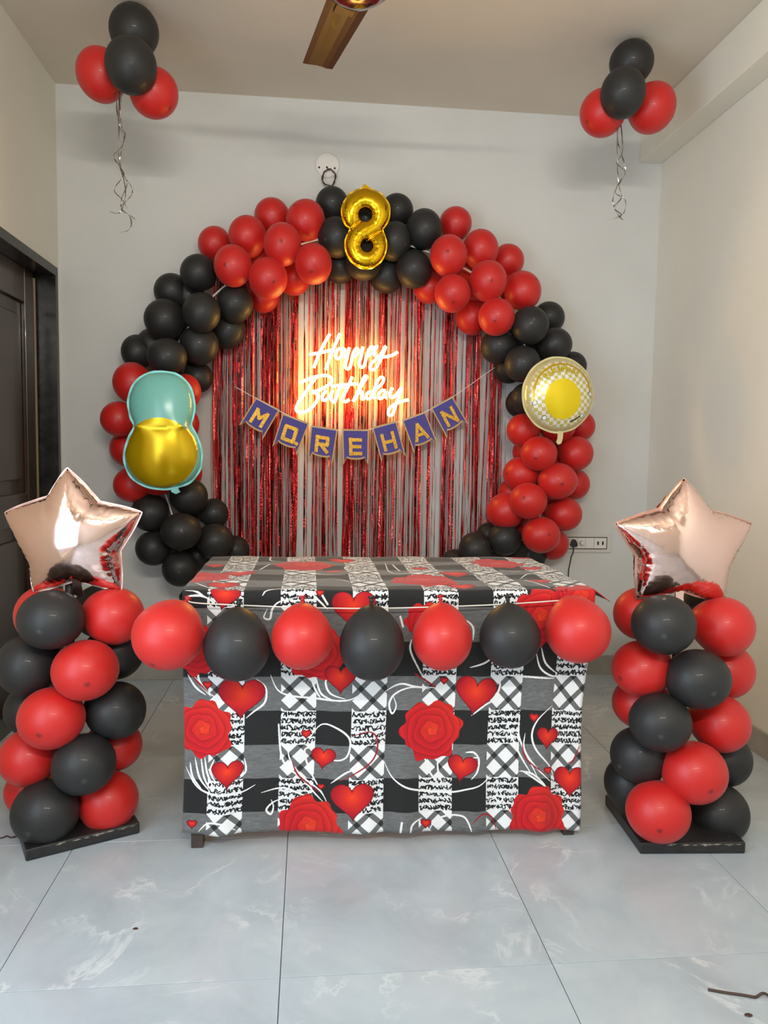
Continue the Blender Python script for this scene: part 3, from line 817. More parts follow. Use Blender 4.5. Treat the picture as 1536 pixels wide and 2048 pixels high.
# teal and gold two-tone foil balloon on the left of the arch (plain, gourd shaped)
plT = Plane(326, 870, 3.27)
outT = [(320, 745), (352, 750), (376, 770), (387, 803), (385, 832), (381, 852), (394, 876), (402, 908), (397, 941), (374, 966), (326, 977), (280, 966), (256, 941), (250, 908), (259, 876), (270, 852), (262, 832), (258, 803), (267, 772), (290, 751)]
ringT = ccw(resample([(v.x, v.y) for v in catmull([(*plT.to2(*p), 0) for p in outT], 6, True)], .006))
yw = plT.to2(326, 847)[1]
V, Fc, P, z = foil(ringT, [], .085, .0085, pins=[[plT.to2(272, 852), plT.to2(326, 858), plT.to2(380, 852)]], pinh=.86, pleat=.0022, pleat_len=.018, pleat_wave=.014)
def gourd(nt, b):
    tc = N(nt, 'ShaderNodeTexCoord'); s = N(nt, 'ShaderNodeSeparateXYZ'); nt.links.new(tc.outputs['Object'], s.inputs[0])
    # gold ellipse of the belly inside a teal margin
    def lin(a, k, c):
        m1 = N(nt, 'ShaderNodeMath', operation='MULTIPLY_ADD'); nt.links.new(a, m1.inputs[0]); m1.inputs[1].default_value = k; m1.inputs[2].default_value = c; return m1.outputs[0]
    def op(o_, a, b_): m1 = N(nt, 'ShaderNodeMath', operation=o_); nt.links.new(a, m1.inputs[0]); nt.links.new(b_, m1.inputs[1]); return m1.outputs[0]
    cb = plT.to2(326, 906)
    u = lin(s.outputs['X'], 1/.148, -cb[0]/.148); v = lin(s.outputs['Z'], 1/.147, -cb[1]/.147)
    rr = op('ADD', op('MULTIPLY', u, u), op('MULTIPLY', v, v))
    fac = ramp(nt, rr, [(.96, (1, 1, 1, 1)), (1.0, (0, 0, 0, 1))])
    mx = N(nt, 'ShaderNodeMix', data_type='RGBA'); nt.links.new(fac, mx.inputs[0]); mx.inputs[6].default_value = srgb(122, 190, 180); mx.inputs[7].default_value = srgb(214, 178, 10)
    nt.links.new(mx.outputs[2], b.inputs['Base Color'])
    mt = N(nt, 'ShaderNodeMath', operation='MULTIPLY'); nt.links.new(fac, mt.inputs[0]); mt.inputs[1].default_value = .55; nt.links.new(mt.outputs[0], b.inputs['Metallic'])
M_gourd = mat('teal_and_gold_foil', srgb(122, 190, 180), .24, build=gourd)
oT = put_foil('foil_balloon', plT, V, Fc, M_gourd, 'tall two-tone foil balloon, teal above and gold below, on the left of the arch', None, ringT, (), M_brushedteal, .008)
prism('tail', [plT.to2(*p) for p in [(340, 968), (358, 966), (357, 978), (361, 984), (352, 988), (343, 984)]], .003, plT.to3, M_brushedteal, oT)

# round checked foil balloon on the right
plR = Plane(1116, 790, 3.275, .08)
rR = .161
ringR = ccw(resample([(rR*math.cos(t*.0873), rR*math.sin(t*.0873)) for t in range(72)], .0065))
V, Fc, P, zR = foil(ringR, [], .075, .0085, pleat=.0026, pleat_len=.022, pleat_wave=.0165)
PR = P
def checks(nt, b):
    tc = N(nt, 'ShaderNodeTexCoord')
    mp = N(nt, 'ShaderNodeMapping'); mp.inputs['Rotation'].default_value = (0, .12, 0); nt.links.new(tc.outputs['Object'], mp.inputs[0])
    sx = N(nt, 'ShaderNodeSeparateXYZ'); nt.links.new(mp.outputs[0], sx.inputs[0])
    cb = N(nt, 'ShaderNodeCombineXYZ'); nt.links.new(sx.outputs['X'], cb.inputs[0]); nt.links.new(sx.outputs['Z'], cb.inputs[1]); cb.inputs[2].default_value = .01
    ck = N(nt, 'ShaderNodeTexChecker', Scale=62); nt.links.new(cb.outputs[0], ck.inputs['Vector'])
    ck.inputs['Color1'].default_value = srgb(238, 234, 222); ck.inputs['Color2'].default_value = srgb(206, 192, 110)
    ln = N(nt, 'ShaderNodeVectorMath', operation='LENGTH'); cb2 = N(nt, 'ShaderNodeCombineXYZ'); nt.links.new(sx.outputs['X'], cb2.inputs[0]); nt.links.new(sx.outputs['Z'], cb2.inputs[1])
    nt.links.new(cb2.outputs[0], ln.inputs[0])
    rim = ramp(nt, ln.outputs['Value'], [(.140, (0, 0, 0, 1)), (.146, (1, 1, 1, 1))])
    mx = N(nt, 'ShaderNodeMix', data_type='RGBA'); nt.links.new(rim, mx.inputs[0]); nt.links.new(ck.outputs['Color'], mx.inputs[6]); mx.inputs[7].default_value = srgb(212, 200, 150)
    nt.links.new(mx.outputs[2], b.inputs['Base Color'])
M_check = mat('cream_checked_foil', srgb(235, 225, 190), .26, .25, build=checks)
M_ringgold = mat('printed_gold_ring', srgb(206, 160, 30), .3, .3)
M_wordedge = mat('printed_ochre_outline', srgb(128, 100, 28), .4)
M_yellow = mat('printed_yellow_disc', srgb(236, 208, 20), .25, .3)
M_printdark = mat('printed_dark', srgb(40, 36, 34), .4)
M_printwhite = mat('printed_white', srgb(240, 238, 230), .35)
oR = put_foil('foil_balloon', plR, V, Fc, M_check, 'round cream and gold checked foil balloon on the right of the arch', None, ringR, (), M_check, .008)
def onround(a, b, lift=.0012):
    d2 = (PR[:, 0]-a)**2+(PR[:, 1]-b)**2; k = np.argsort(d2)[:4]; wq = 1/(d2[k]+1e-7)
    return plR.to3(a, b, float((zR[k]*wq).sum()/wq.sum())+lift)
def round_print(name, polys, m, lift=.0012, step=.006):
    V, Fc = [], []
    for poly in polys:                                        # a strip or disc given as rows of points
        n0 = len(V); nr, nc = len(poly), len(poly[0])
        for row in poly: V += [onround(a, b, lift) for a, b in row]
        for i in range(nr-1):
            for j in range(nc-1): Fc.append((n0+i*nc+j, n0+i*nc+j+1, n0+(i+1)*nc+j+1, n0+(i+1)*nc+j))
    o = mk(name, V, Fc, m, oR, True); return o
def arcband(r0, r1, a0, a1, n=40): return [[(r*math.cos(math.radians(a0+(a1-a0)*i/n)), r*math.sin(math.radians(a0+(a1-a0)*i/n))) for r in (r0, r1)] for i in range(n+1)]
def disc(cx, cy, rx, ry, n=28): return [[(cx+rx*s*math.cos(2*PI*i/n), cy+ry*s*math.sin(2*PI*i/n)) for s in (.0001, .35, .7, 1)] for i in range(n+1)]
round_print('printed_ring', [arcband(.127, .135, 4, 196)], M_ringgold)
round_print('printed_arc', [arcband(.122, .128, 288, 314, 12)], M_printdark)
for a in (2, 198, 233, 316):
    q = (.131*math.cos(math.radians(a)), .131*math.sin(math.radians(a)))
    round_print('printed_dot', [disc(*q, .0105, .0105)], M_printdark, .0010); round_print('printed_dot', [disc(*q, .0085, .0085)], M_printwhite, .0018)
round_print('printed_disc', [disc(-.004, -.022, .082, .088)], M_yellow)
prism('tail', [(.004, -rR+.006), (.03, -rR+.008), (.028, -rR-.03), (.022, -rR-.052), (.008, -rR-.058), (-.002, -rR-.048), (.004, -rR-.03)], .004, plR.to3, M_check, oR)
def text_mesh(s, size, spacing=1.0):
    cu = bpy.data.curves.new('t', 'FONT'); cu.body = s; cu.size = size; cu.align_x = 'CENTER'; cu.space_character = spacing; cu.resolution_u = 3
    ob = bpy.data.objects.new('t', cu); C.objects.link(ob); dg = bpy.context.evaluated_depsgraph_get()
    me = bpy.data.meshes.new_from_object(ob.evaluated_get(dg)); bpy.data.objects.remove(ob)
    V = [tuple(v.co) for v in me.vertices]; Fc = [tuple(p.vertices) for p in me.polygons]; return V, Fc
V, Fc = text_mesh('PoKéMoN', .034, 1.04)
def arcpos(x, y, r=.098): a = PI/2+.14-x/r; return ((r+y)*math.cos(a), (r+y)*math.sin(a))
for nm, m, lift, gx in (('wordmark_outline', M_wordedge, .0012, .0016), ('wordmark', M_yellow, .0022, 0)):
    VV, FF = [], []
    for dx, dy in (((gx, 0), (-gx, 0), (0, gx), (0, -gx)) if gx else ((0, 0),)):
        n0 = len(VV); VV += [onround(*arcpos(v[0]+dx, v[1]+dy), lift) for v in V]; FF += [tuple(i+n0 for i in f) for f in Fc]
    mk(nm, VV, FF, m, oR)

# ------------------------------------------------------------------ fringe curtain
def fringe():
    Yc = 3.668; V, Fc, tone = [], [], []
    x0, x1 = onY(428, 900, Yc).x, onY(1004, 900, Yc).x
    span = x1-x0
    rng = random.Random(11)
    gaps = [(.305, .045), (.43, .008), (.725, .024), (.845, .03), (.925, .03), (.04, .006), (.64, .008)]
    clumps = [(.0, .02), (.06, .03), (.12, .03), (.17, .03), (.25, .02), (.45, .04), (.53, .05), (.58, .04), (.68, .05), (.80, .03), (.91, .02), (.97, .03), (.35, .03), (.21, .02)]
    xs = []
    for k in range(385): xs.append(rng.random())
    for c, s in clumps:
        for k in range(9): xs.append(c+rng.gauss(0, s*.4))
    for u in xs:
        ing = any(abs(u-gx) < gw/2 for gx, gw in gaps)
        if ing and rng.random() < .93: continue
        x = x0+min(1, max(0, u))*span
        top = 2.02+rng.uniform(-.03, .01); bot = .34+rng.uniform(-.08, .10)
        wdt = rng.choice([.0016, .0018, .0022, .0026, .0032, .0045, .006, .0075, .009]); n = 34
        ph = rng.uniform(0, 6.28); tw = rng.choice([.15, .3, .6, 1.2, 2.5])*rng.choice([-1, 1])
        drift = rng.gauss(0, .014); yo = rng.uniform(-.018, .02); tn = rng.random()**1.1*(1 if wdt > .004 else .45)
        n0 = len(V)
        sway = rng.uniform(0, 6.28)
        jit = 0
        for i in range(n+1):
            t = i/n; z = top+(bot-top)*t
            jit = jit*.6+rng.gauss(0, .35)
            a = ph+tw*t*3+jit*.8
            cx = x+drift*t+.004*math.sin(t*5+sway)*t
            dx, dy = math.cos(a)*wdt/2, math.sin(a)*wdt/2
            if abs(dx) < wdt*.2: dx = wdt*.2*(1 if dx >= 0 else -1)
            V.append((cx-dx, Yc+yo-dy, z)); V.append((cx+dx, Yc+yo+dy, z+rng.gauss(0, .002)))
        for i in range(n):
            a = n0+i*2; Fc.append((a, a+1, a+3, a+2)); tone.append(min(1, max(0, tn+rng.gauss(0, .18))))
    # the top band the strips hang from
    v, f = boxv((x0-.01, Yc-.003, 2.0), (x1+.01, Yc+.003, 2.05)); n0 = len(V); V += v; Fc += [tuple(i+n0 for i in q) for q in f]; tone += [.4]*6
    o = mk('fringe_curtain', V, Fc, M_fringe, loc=((x0+x1)/2, Yc, .3))
    at = o.data.attributes.new('tone', 'FLOAT', 'FACE'); at.data.foreach_set('value', tone)
    tag(o, 'shiny red foil fringe curtain hanging on the wall inside the balloon arch', 'curtain'); o['kind'] = 'stuff'
fringe()

# white tape that carries the arch's balloons, seen in the gaps
tube('balloon_tape', catmull([onY(x, y, 3.51) for x, y in CL], 5), .0045, M_stringw, seg=6, loc=onY(362, 1130, 3.51))
tag(bpy.data.objects['balloon_tape'], 'white tape strip threaded through the balloon arch, glimpsed between balloons', 'tape')

# ------------------------------------------------------------------ neon sign
YN = 3.60
def zn(x, y, dy=0): return onY(580+x/5.908, 640+y/5.908, YN+dy)
sign = thing('neon_sign', zn(760, 1100), 'lit warm white neon sign reading Happy Birthday on clear acrylic', 'sign')
ac = [(260, 270), (290, 170), (370, 90), (490, 50), (610, 60), (690, 120), (715, 200), (800, 212), (950, 192), (1080, 190), (1200, 230), (1280, 300), (1350, 420), (1400, 560), (1450, 720), (1490, 900), (1470, 1060), (1380, 1200), (1250, 1240), (1110, 1200), (1030, 1110), (1010, 1025), (700, 1062), (370, 1062), (260, 1160), (110, 1180), (20, 1120), (5, 1000), (50, 860), (50, 720), (110, 620), (190, 500), (205, 370)]
ap = [zn(x, y) for x, y in ac]
prism('backing_panel', [(v.x, v.z) for v in catmull([(p.x, p.z, 0) for p in ap], 4, True)], .005, lambda a, b, c: Vector((a, YN+.0125-c, b)), M_acrylic, sign)
STROKES = {
 'H': [[(470, 165), (400, 290), (340, 415), (282, 565)], [(590, 160), (525, 310), (470, 450), (422, 585)], [(228, 408), (330, 392), (440, 368), (515, 350)]],
 'a': [[(628, 352), (585, 338), (548, 375), (538, 430), (568, 457), (605, 430), (648, 340), (640, 420), (672, 455)]],
 'p': [[(700, 325), (680, 420), (655, 520), (665, 570), (695, 575), (720, 525), (740, 420), (775, 345), (808, 350), (798, 405), (750, 440)]],
 'p.': [[(860, 318), (840, 430), (818, 510), (835, 555), (868, 550), (892, 490), (915, 400), (950, 325), (985, 325), (978, 385), (920, 425)]],
 'y': [[(1030, 300), (1000, 370), (1010, 425), (1060, 420), (1130, 312), (1095, 410), (1050, 510), (1000, 580), (955, 585), (945, 545), (985, 490), (1070, 445), (1160, 430), (1225, 408), (1272, 376)]],
 'B': [[(112, 745), (200, 705), (330, 665), (430, 655), (490, 690), (480, 745), (420, 790), (340, 830), (270, 850), (330, 880), (325, 940), (270, 1020), (190, 1080), (110, 1090), (72, 1050), (110, 960), (180, 860), (245, 765), (310, 675)]],
 'i': [[(430, 830), (385, 895), (385, 940), (425, 945), (470, 900)]],
 'r': [[(505, 830), (480, 900), (500, 955), (530, 965), (560, 880), (575, 820), (610, 795), (650, 800)]],
 't': [[(735, 670), (690, 780), (640, 880), (625, 940), (655, 965), (700, 940)], [(485, 785), (600, 770), (800, 752)]],
 'h': [[(745, 962), (790, 880), (860, 750), (905, 680), (885, 665), (845, 740), (790, 880), (760, 945), (810, 865), (850, 845), (852, 890), (845, 930), (880, 930)]],
 'd': [[(980, 850), (930, 855), (900, 895), (915, 930), (960, 915), (1000, 840), (1080, 760), (1108, 700), (1080, 675), (1040, 710), (1005, 800), (985, 900), (1010, 930)]],
 'a.': [[(1130, 835), (1080, 835), (1045, 885), (1055, 925), (1095, 915), (1135, 845), (1125, 900), (1150, 925)]],
 'y.': [[(1210, 800), (1180, 870), (1200, 915), (1250, 890), (1320, 800), (1285, 910), (1245, 1020), (1215, 1110), (1180, 1128), (1160, 1095), (1190, 1030), (1270, 980), (1340, 955), (1402, 943)]],
}
for k, strokes in STROKES.items():
    V, Fc = [], []
    for s in strokes:
        v, f = tubemesh(catmull([zn(x, y, 0) for x, y in s], 6), .0068, 8); n0 = len(V); V += v; Fc += [tuple(i+n0 for i in q) for q in f]
    mk('letter_tube', V, Fc, M_neon, sign, True)

# ------------------------------------------------------------------ name banner
YBN = 3.585
def zb(x, y, dy=0): return onY(400+x/2.648, 560+y/2.648, YBN+dy)
ban = thing('name_banner', zb(820, 970), 'banner of purple pennants with gold letters M O. R E H A N', 'banner')
FL = [('M', (298, 628), (416, 690), (330, 838), (215, 765)), ('O.', (440, 712), (573, 762), (510, 920), (390, 875)), ('R', (592, 775), (725, 795), (697, 968), (575, 940)), ('E', (757, 795), (890, 797), (887, 970), (762, 970)),
      ('H', (917, 785), (1037, 752), (1083, 925), (962, 955)), ('A', (1075, 745), (1190, 703), (1252, 860), (1135, 910)), ('N', (1228, 680), (1335, 622), (1415, 760), (1308, 830))]
tube('string', catmull([zb(*p) for p in [(185, 565), (298, 628), (416, 692), (506, 735), (592, 775), (725, 797), (820, 805), (917, 787), (1037, 755), (1132, 726), (1228, 682), (1335, 622), (1540, 478), (1600, 440)]], 4), .0016, M_stringw, ban, 6)
LET = {'M': [(.14, 0, .14, 1), (.86, 0, .86, 1), (.16, .95, .5, .45), (.84, .95, .5, .45)], 'O.': [(.12, .1, .12, .9), (.78, .1, .78, .9), (.12, .92, .78, .92), (.12, .08, .78, .08), (1.0, .02, 1.02, .1)],
       'R': [(.15, 0, .15, 1), (.15, .93, .8, .93), (.82, .93, .82, .5), (.15, .48, .82, .48), (.4, .48, .85, 0)], 'E': [(.18, 0, .18, 1), (.18, .93, .85, .93), (.18, .5, .8, .5), (.18, .07, .85, .07)],
       'H': [(.13, 0, .13, 1), (.87, 0, .87, 1), (.13, .48, .87, .48)], 'A': [(.08, 0, .5, 1), (.92, 0, .5, 1), (.25, .33, .75, .33)], 'N': [(.13, 0, .13, 1), (.87, 0, .87, 1), (.13, .98, .87, .02)]}
for n, (ch, tl, tr, brr, bl) in enumerate(FL):
    TL, TR, BR, BL = [zb(*p) for p in (tl, tr, brr, bl)]
    def uv(u, v, lift=0): p = (TL*(1-u)+TR*u)*(1-v)+(BL*(1-u)+BR*u)*v; return Vector((p.x, YBN-lift-.004*v, p.z))
    def outl(e):
        s = [(-e, -e), (1+e, -e), (1+e, 1+e*1.6)]
        s += [(.86+e*.2, .80+e)]
        s += [(.5+.36*math.cos(a), .80+.06*math.sin(a)+e) for a in [PI*k/8 for k in range(1, 8)]]
        s += [(.14-e*.2, .80+e), (-e, 1+e*1.6)]
        return s
    fl_ = prism('pennant', outl(.035), .0012, lambda a, b, c: uv(a, b, c), M_flagedge, ban)
    prism('card', outl(-.02), .0012, lambda a, b, c: uv(a, b, .0013+c), M_flag, fl_)
    V, Fc = [], []
    up_ = ((TL-BL)*.48); rt = (TR-TL)*.62; o0 = (uv(.5, .50)-up_*.5-rt*.5)
    hw = (TR-TL).length*.068
    for li, (a, b, c, d) in enumerate(LET[ch]):
        p, q = o0+rt*a+up_*b, o0+rt*c+up_*d; t = (q-p).normalized(); nn = t.cross(Vector((0, 1, 0))).normalized()*hw
        n0 = len(V)
        for yy in (0, -.002-.0004*li):
            for pt in (p-t*hw*.6-nn, q+t*hw*.6-nn, q+t*hw*.6+nn, p-t*hw*.6+nn): V.append(Vector((pt.x, YBN-.006+yy, pt.z)))
        Fc += [tuple(i+n0 for i in f) for f in [(0, 1, 2, 3), (7, 6, 5, 4), (0, 4, 5, 1), (1, 5, 6, 2), (2, 6, 7, 3), (3, 7, 4, 0)]]
    mk('letter', V, Fc, M_glitter, fl_)

# ------------------------------------------------------------------ table and printed cloth
TXL, TXR, TYF, TYB, TZ = -.335, .815, 2.085, 2.735, .738
tab = thing('table', ((TXL+TXR)/2, (TYF+TYB)/2, 0), 'dark-legged table under the printed cloth in front of the arch', 'table')
box('tabletop', (TXL, TYF, TZ-.03), (TXR, TYB, TZ), M_table, tab, .003)
boxes('apron', [((TXL+.03, TYF+.03, TZ-.11), (TXR-.03, TYF+.05, TZ-.03)), ((TXL+.03, TYB-.05, TZ-.11), (TXR-.03, TYB-.03, TZ-.03)), ((TXL+.03, TYF+.05, TZ-.11), (TXL+.05, TYB-.05, TZ-.03)), ((TXR-.05, TYF+.05, TZ-.11), (TXR-.03, TYB-.05, TZ-.03))], M_darkwood, tab)
for x in (TXL+.012, TXR-.042-.012):
    for y in (TYF+.008, TYB-.05): box('leg', (x, y, 0), (x+.034, y+.034, TZ-.03), M_darkwood, tab, .002)

# the printed fabric: coordinates u = X (m), v = way over the cloth from the table's back edge (m)
U0, U1, V1, RES = -.46, .94, 1.42, 1250
TD = TYB-TYF+.015; CZ = TZ+.004; CYF = TYF-.010
W_, H_ = int((U1-U0)*RES), int(V1*RES)
img = np.zeros((H_, W_, 3), np.float32)
def col(r, g, b): return np.array((r, g, b), np.float32)/255
def f2p(u, v): return ((u-U0)*RES, v*RES)
def pf(px, py):                                   # spot of the front drop in the photo -> fabric
    p = onY(px, py, CYF); return f2p(p.x, TD+(CZ-p.z))
def pt_(px, py):                                  # spot of the table top in the photo -> fabric
    p = onZ(px, py, CZ); return f2p(p.x, TYB-p.y+.002)
def window(x0, x1, y0, y1):
    x0, x1, y0, y1 = int(max(0, x0)), int(min(W_, x1+1)), int(max(0, y0)), int(min(H_, y1+1))
    if x1 <= x0 or y1 <= y0: return None
    Y, X = np.mgrid[y0:y1, x0:x1]; return x0, x1, y0, y1, X+.5, Y+.5
def stroke(pts, wd, c, taper=False):
    P = np.array([(v.x, v.y) for v in catmull([(a, b, 0) for a, b in pts], 6)]) if len(pts) > 2 else np.array(pts, float)
    w_ = window(P[:, 0].min()-wd, P[:, 0].max()+wd, P[:, 1].min()-wd, P[:, 1].max()+wd)
    if not w_: return
    x0, x1, y0, y1, X, Y = w_; m = np.zeros(X.shape, bool); L = len(P)-1
    for i in range(L):
        a, b = P[i], P[i+1]; ab = b-a; l2 = (ab**2).sum()+1e-9
        t = np.clip(((X-a[0])*ab[0]+(Y-a[1])*ab[1])/l2, 0, 1)
        ww = wd*(math.sin(PI*(i+.7)/(L+.4))*.8+.2 if taper else 1)
        m |= (X-a[0]-t*ab[0])**2+(Y-a[1]-t*ab[1])**2 < (ww/2)**2
    img[y0:y1, x0:x1][m] = c
def polymask(P, X, Y):
    m = np.zeros(X.shape, bool)
    for i in range(len(P)):
        a, b = P[i-1], P[i]
        if a[1] == b[1]: continue
        m ^= ((a[1] > Y) != (b[1] > Y)) & (X < (b[0]-a[0])*(Y-a[1])/(b[1]-a[1])+a[0])
    return m
def heart(c, r, rot=0., sx=1):
    t = np.linspace(0, 2*PI, 60, endpoint=False)
    x = np.sin(t)**3*sx; y = -(13*np.cos(t)-5*np.cos(2*t)-2*np.cos(3*t)-np.cos(4*t))/16
    P = np.stack([c[0]+r*(x*math.cos(rot)-y*math.sin(rot)), c[1]+r*(x*math.sin(rot)+y*math.cos(rot))], 1)
    w_ = window(P[:, 0].min(), P[:, 0].max(), P[:, 1].min(), P[:, 1].max())
    if not w_: return
    x0, x1, y0, y1, X, Y = w_; m = polymask(P, X, Y)
    d = np.sqrt((X-c[0])**2+(Y-c[1]+r*.1)**2)/r; k = np.clip(1-d*1.25, 0, 1)[..., None]
    cc = col(176, 20, 32)*(1-k)+col(232, 62, 30)*k
    e = np.clip((d-.75)*2, 0, 1)[..., None]; cc = cc*(1-.25*e)
    img[y0:y1, x0:x1][m] = cc[m]
    stroke([tuple(p) for p in P[::3]]+[tuple(P[0])], 3, col(110, 16, 24))
def rose(c, r, ry=None, seed=0):
    ry = ry or r; w_ = window(c[0]-r*1.2, c[0]+r*1.2, c[1]-ry*1.2, c[1]+ry*1.2)
    if not w_: return
    x0, x1, y0, y1, X, Y = w_
    dx, dy = (X-c[0])/r, (Y-c[1])/ry; th = np.arctan2(dy, dx); rr = np.hypot(dx, dy)
    R = 1+.07*np.sin(6*th+seed)+.05*np.sin(11*th+seed*2)+.04*np.sin(3*th+1+seed)+.02*np.abs(np.sin(9*th))
    m = rr < R
    t = rr*4.2+th/(2*PI)+.12*np.sin(5*th+rr*6)
    fr = t-np.floor(t)
    sh = .84+.20*fr**.7-.14*np.exp(-(fr/.09)**2)
    k = np.clip(1-rr*2.4, 0, 1); o2 = np.clip(np.sin(th*1.0+2.4)*.5+.2, 0, 1)*np.clip(rr, 0, 1)
    kk = np.clip(k+.55*o2, 0, 1)[..., None]
    cc = (col(196, 24, 34)*(1-kk)+col(232, 66, 32)*kk)*sh[..., None]
    img[y0:y1, x0:x1][m] = np.clip(cc, 0, 1)[m]
def paint_cloth():
    global img
    Yp, Xp = np.mgrid[0:H_, 0:W_].astype(np.float32)
    fib = RNG.rand(H_, W_).astype(np.float32)
    lo = np.repeat(np.repeat(RNG.rand(H_//2+1, W_//16+1), 2, 0), 16, 1)[:H_, :W_].astype(np.float32); lo = (lo+np.roll(lo, 7, 1)+np.roll(lo, 3, 0))/3
    xs = [pf(a, 1430)[0] for a in (451, 593, 736, 877, 1013)]
    per = (xs[-1]-xs[0])/4; x_0 = xs[0]; cw = per*.495
    ys = [pf(740, b)[1] for b in (1350, 1487, 1622)]; pv = (ys[-1]-ys[0])/2; y_0 = ys[0]
    fu = ((Xp-x_0+cw/2)/per); iu = np.floor(fu); inc = (fu-iu)*per < cw
    fv = (Yp-y_0)/pv; iv = np.floor(fv); gray = (fv-iv) < .5
    g = (.40+.10*(lo-.5)+.10*(fib-.5))[..., None]*np.ones(3)
    k = (.125+.02*(fib-.5))[..., None]*np.ones(3)
    img[:] = np.where(gray[..., None], g, k)
    lx = Xp-(x_0-cw/2+iu*per); ly = (fv-iv)*pv
    s = per*.345
    A_ = np.mod(lx+ly+s*.3, s*1.0); B_ = np.mod(lx-ly+s*.3, s*1.0)
    ba, bb = A_ < s*.3, B_ < s*.3
    lat = np.full((H_, W_), .90, np.float32); lat[ba | bb] = .40; lat[ba & bb] = .16
    white = np.full((H_, W_), .88, np.float32)-.04*fib
    v = np.where(gray, lat, white)
    img[inc] = (v[..., None]*np.ones(3))[inc]
    rng = random.Random(5)
    nu, nv = int(U1*RES/per)+8, int(V1*RES/pv)+4
    for i in range(-4, nu):
        for j in range(-9, nv):
            ax = x_0-cw/2+i*per; ay = y_0+(j+.5)*pv
            if ax > W_ or ax+cw < 0 or ay > H_ or ay+pv/2 < 0: continue
            for ln in range(5):
                by = ay+(ln+.5)*pv/10; bx = ax+rng.uniform(0, 4)
                while bx < ax+cw-8:
                    ww = rng.uniform(9, 19)
                    pts = [(bx+ww*t/5+rng.uniform(-6, 6), by+rng.uniform(-9, 9)) for t in range(6)]
                    stroke([(min(p[0], ax+cw-1), p[1]) for p in pts], rng.choice([3.2, 3.9, 4.6]), col(20, 20, 22)); bx += ww*.85
    Wh, Rd = col(232, 230, 228), col(150, 30, 40)
    sc = RES/ (F/CYF)                              # fabric pixels per photo pixel on the front
    # white and red swirls, drawn along the flow of the print
    def sw(pts, wd=4.3, c=Wh, f=pf): stroke([f(*p) for p in pts], wd*sc, c, True)
    fr_sw = [[(560, 1490), (556, 1450), (562, 1510), (580, 1540), (640, 1580), (660, 1610)], [(575, 1500), (585, 1530), (625, 1580), (650, 1605)], [(612, 1490), (640, 1450), (670, 1452), (700, 1475), (695, 1510), (670, 1518), (665, 1500)], [(640, 1500), (610, 1500), (620, 1540), (650, 1590)],
             [(665, 1565), (690, 1545), (712, 1535)], [(525, 1590), (570, 1580), (600, 1590), (640, 1608)], [(575, 1600), (550, 1610), (536, 1625), (545, 1635), (550, 1620), (545, 1605)],
             [(370, 1540), (390, 1575), (420, 1590), (480, 1590), (512, 1574)], [(388, 1520), (398, 1560), (420, 1585)], [(400, 1518), (408, 1560), (425, 1585)], [(408, 1518), (414, 1550), (430, 1580)], [(378, 1530), (384, 1560), (402, 1582)],
             [(488, 1520), (492, 1545), (480, 1560)], [(428, 1520), (420, 1545), (432, 1565)], [(512, 1358), (530, 1375), (528, 1405), (505, 1425), (490, 1438)], [(400, 1670), (420, 1650), (450, 1650), (475, 1665)],
             [(540, 1350), (560, 1385), (620, 1395), (690, 1398), (720, 1385)], [(630, 1350), (640, 1385), (665, 1398)], [(618, 1350), (630, 1380), (640, 1395)], [(655, 1345), (650, 1365), (660, 1385), (690, 1395)],
             [(770, 1380), (800, 1365), (830, 1370), (870, 1372)], [(860, 1375), (820, 1372), (790, 1385), (778, 1405), (784, 1425), (792, 1410), (786, 1390)],
             [(770, 1520), (790, 1555), (830, 1575), (900, 1580), (960, 1565), (985, 1545)], [(850, 1505), (862, 1540), (885, 1570)], [(878, 1510), (880, 1540), (890, 1568)], [(945, 1510), (960, 1510), (958, 1535), (946, 1552)], [(935, 1500), (950, 1498), (962, 1510)],
             [(1115, 1403), (1085, 1430), (1072, 1460), (1080, 1490), (1110, 1525), (1118, 1560)], [(1058, 1460), (1056, 1490), (1075, 1520), (1112, 1555)], [(1020, 1440), (1040, 1490), (1070, 1540)], [(1045, 1425), (1045, 1465), (1060, 1500), (1080, 1540)], [(1045, 1535), (1075, 1540), (1102, 1565)], [(1050, 1534), (1080, 1550), (1104, 1566)],
             [(1000, 1570), (1010, 1590), (1004, 1598), (996, 1590), (1002, 1575)], [(800, 1670), (805, 1640)], [(820, 1670), (825, 1645), (845, 1632)], [(855, 1668), (870, 1640), (900, 1626), (930, 1628), (942, 1650), (944, 1668)], [(945, 1425), (970, 1405), (992, 1395)], [(982, 1345), (1002, 1360), (996, 1385), (985, 1395)],
             [(430, 1345), (405, 1310), (395, 1350), (410, 1380), (440, 1400)], [(375, 1350), (390, 1375), (410, 1390)], [(380, 1345), (400, 1370), (420, 1392)], [(525, 1188), (540, 1172), (580, 1165)], [(535, 1215), (528, 1232), (540, 1235), (545, 1215), (560, 1200), (600, 1190)], [(620, 1180), (640, 1200), (655, 1215)], [(640, 1180), (655, 1205)],
             [(825, 1270), (820, 1300), (850, 1360)], [(930, 1235), (945, 1250), (945, 1275)], [(940, 1330), (970, 1320), (990, 1305)], [(1075, 1300), (1085, 1330), (1110, 1345), (1140, 1345)], [(1085, 1290), (1095, 1320), (1120, 1340)], [(800, 1230), (805, 1250)], [(1010, 1345), (1060, 1348), (1115, 1350)], [(370, 1190), (400, 1188), (420, 1195)], [(370, 1178), (390, 1180), (410, 1190)]]
    for s_ in fr_sw: sw(s_)
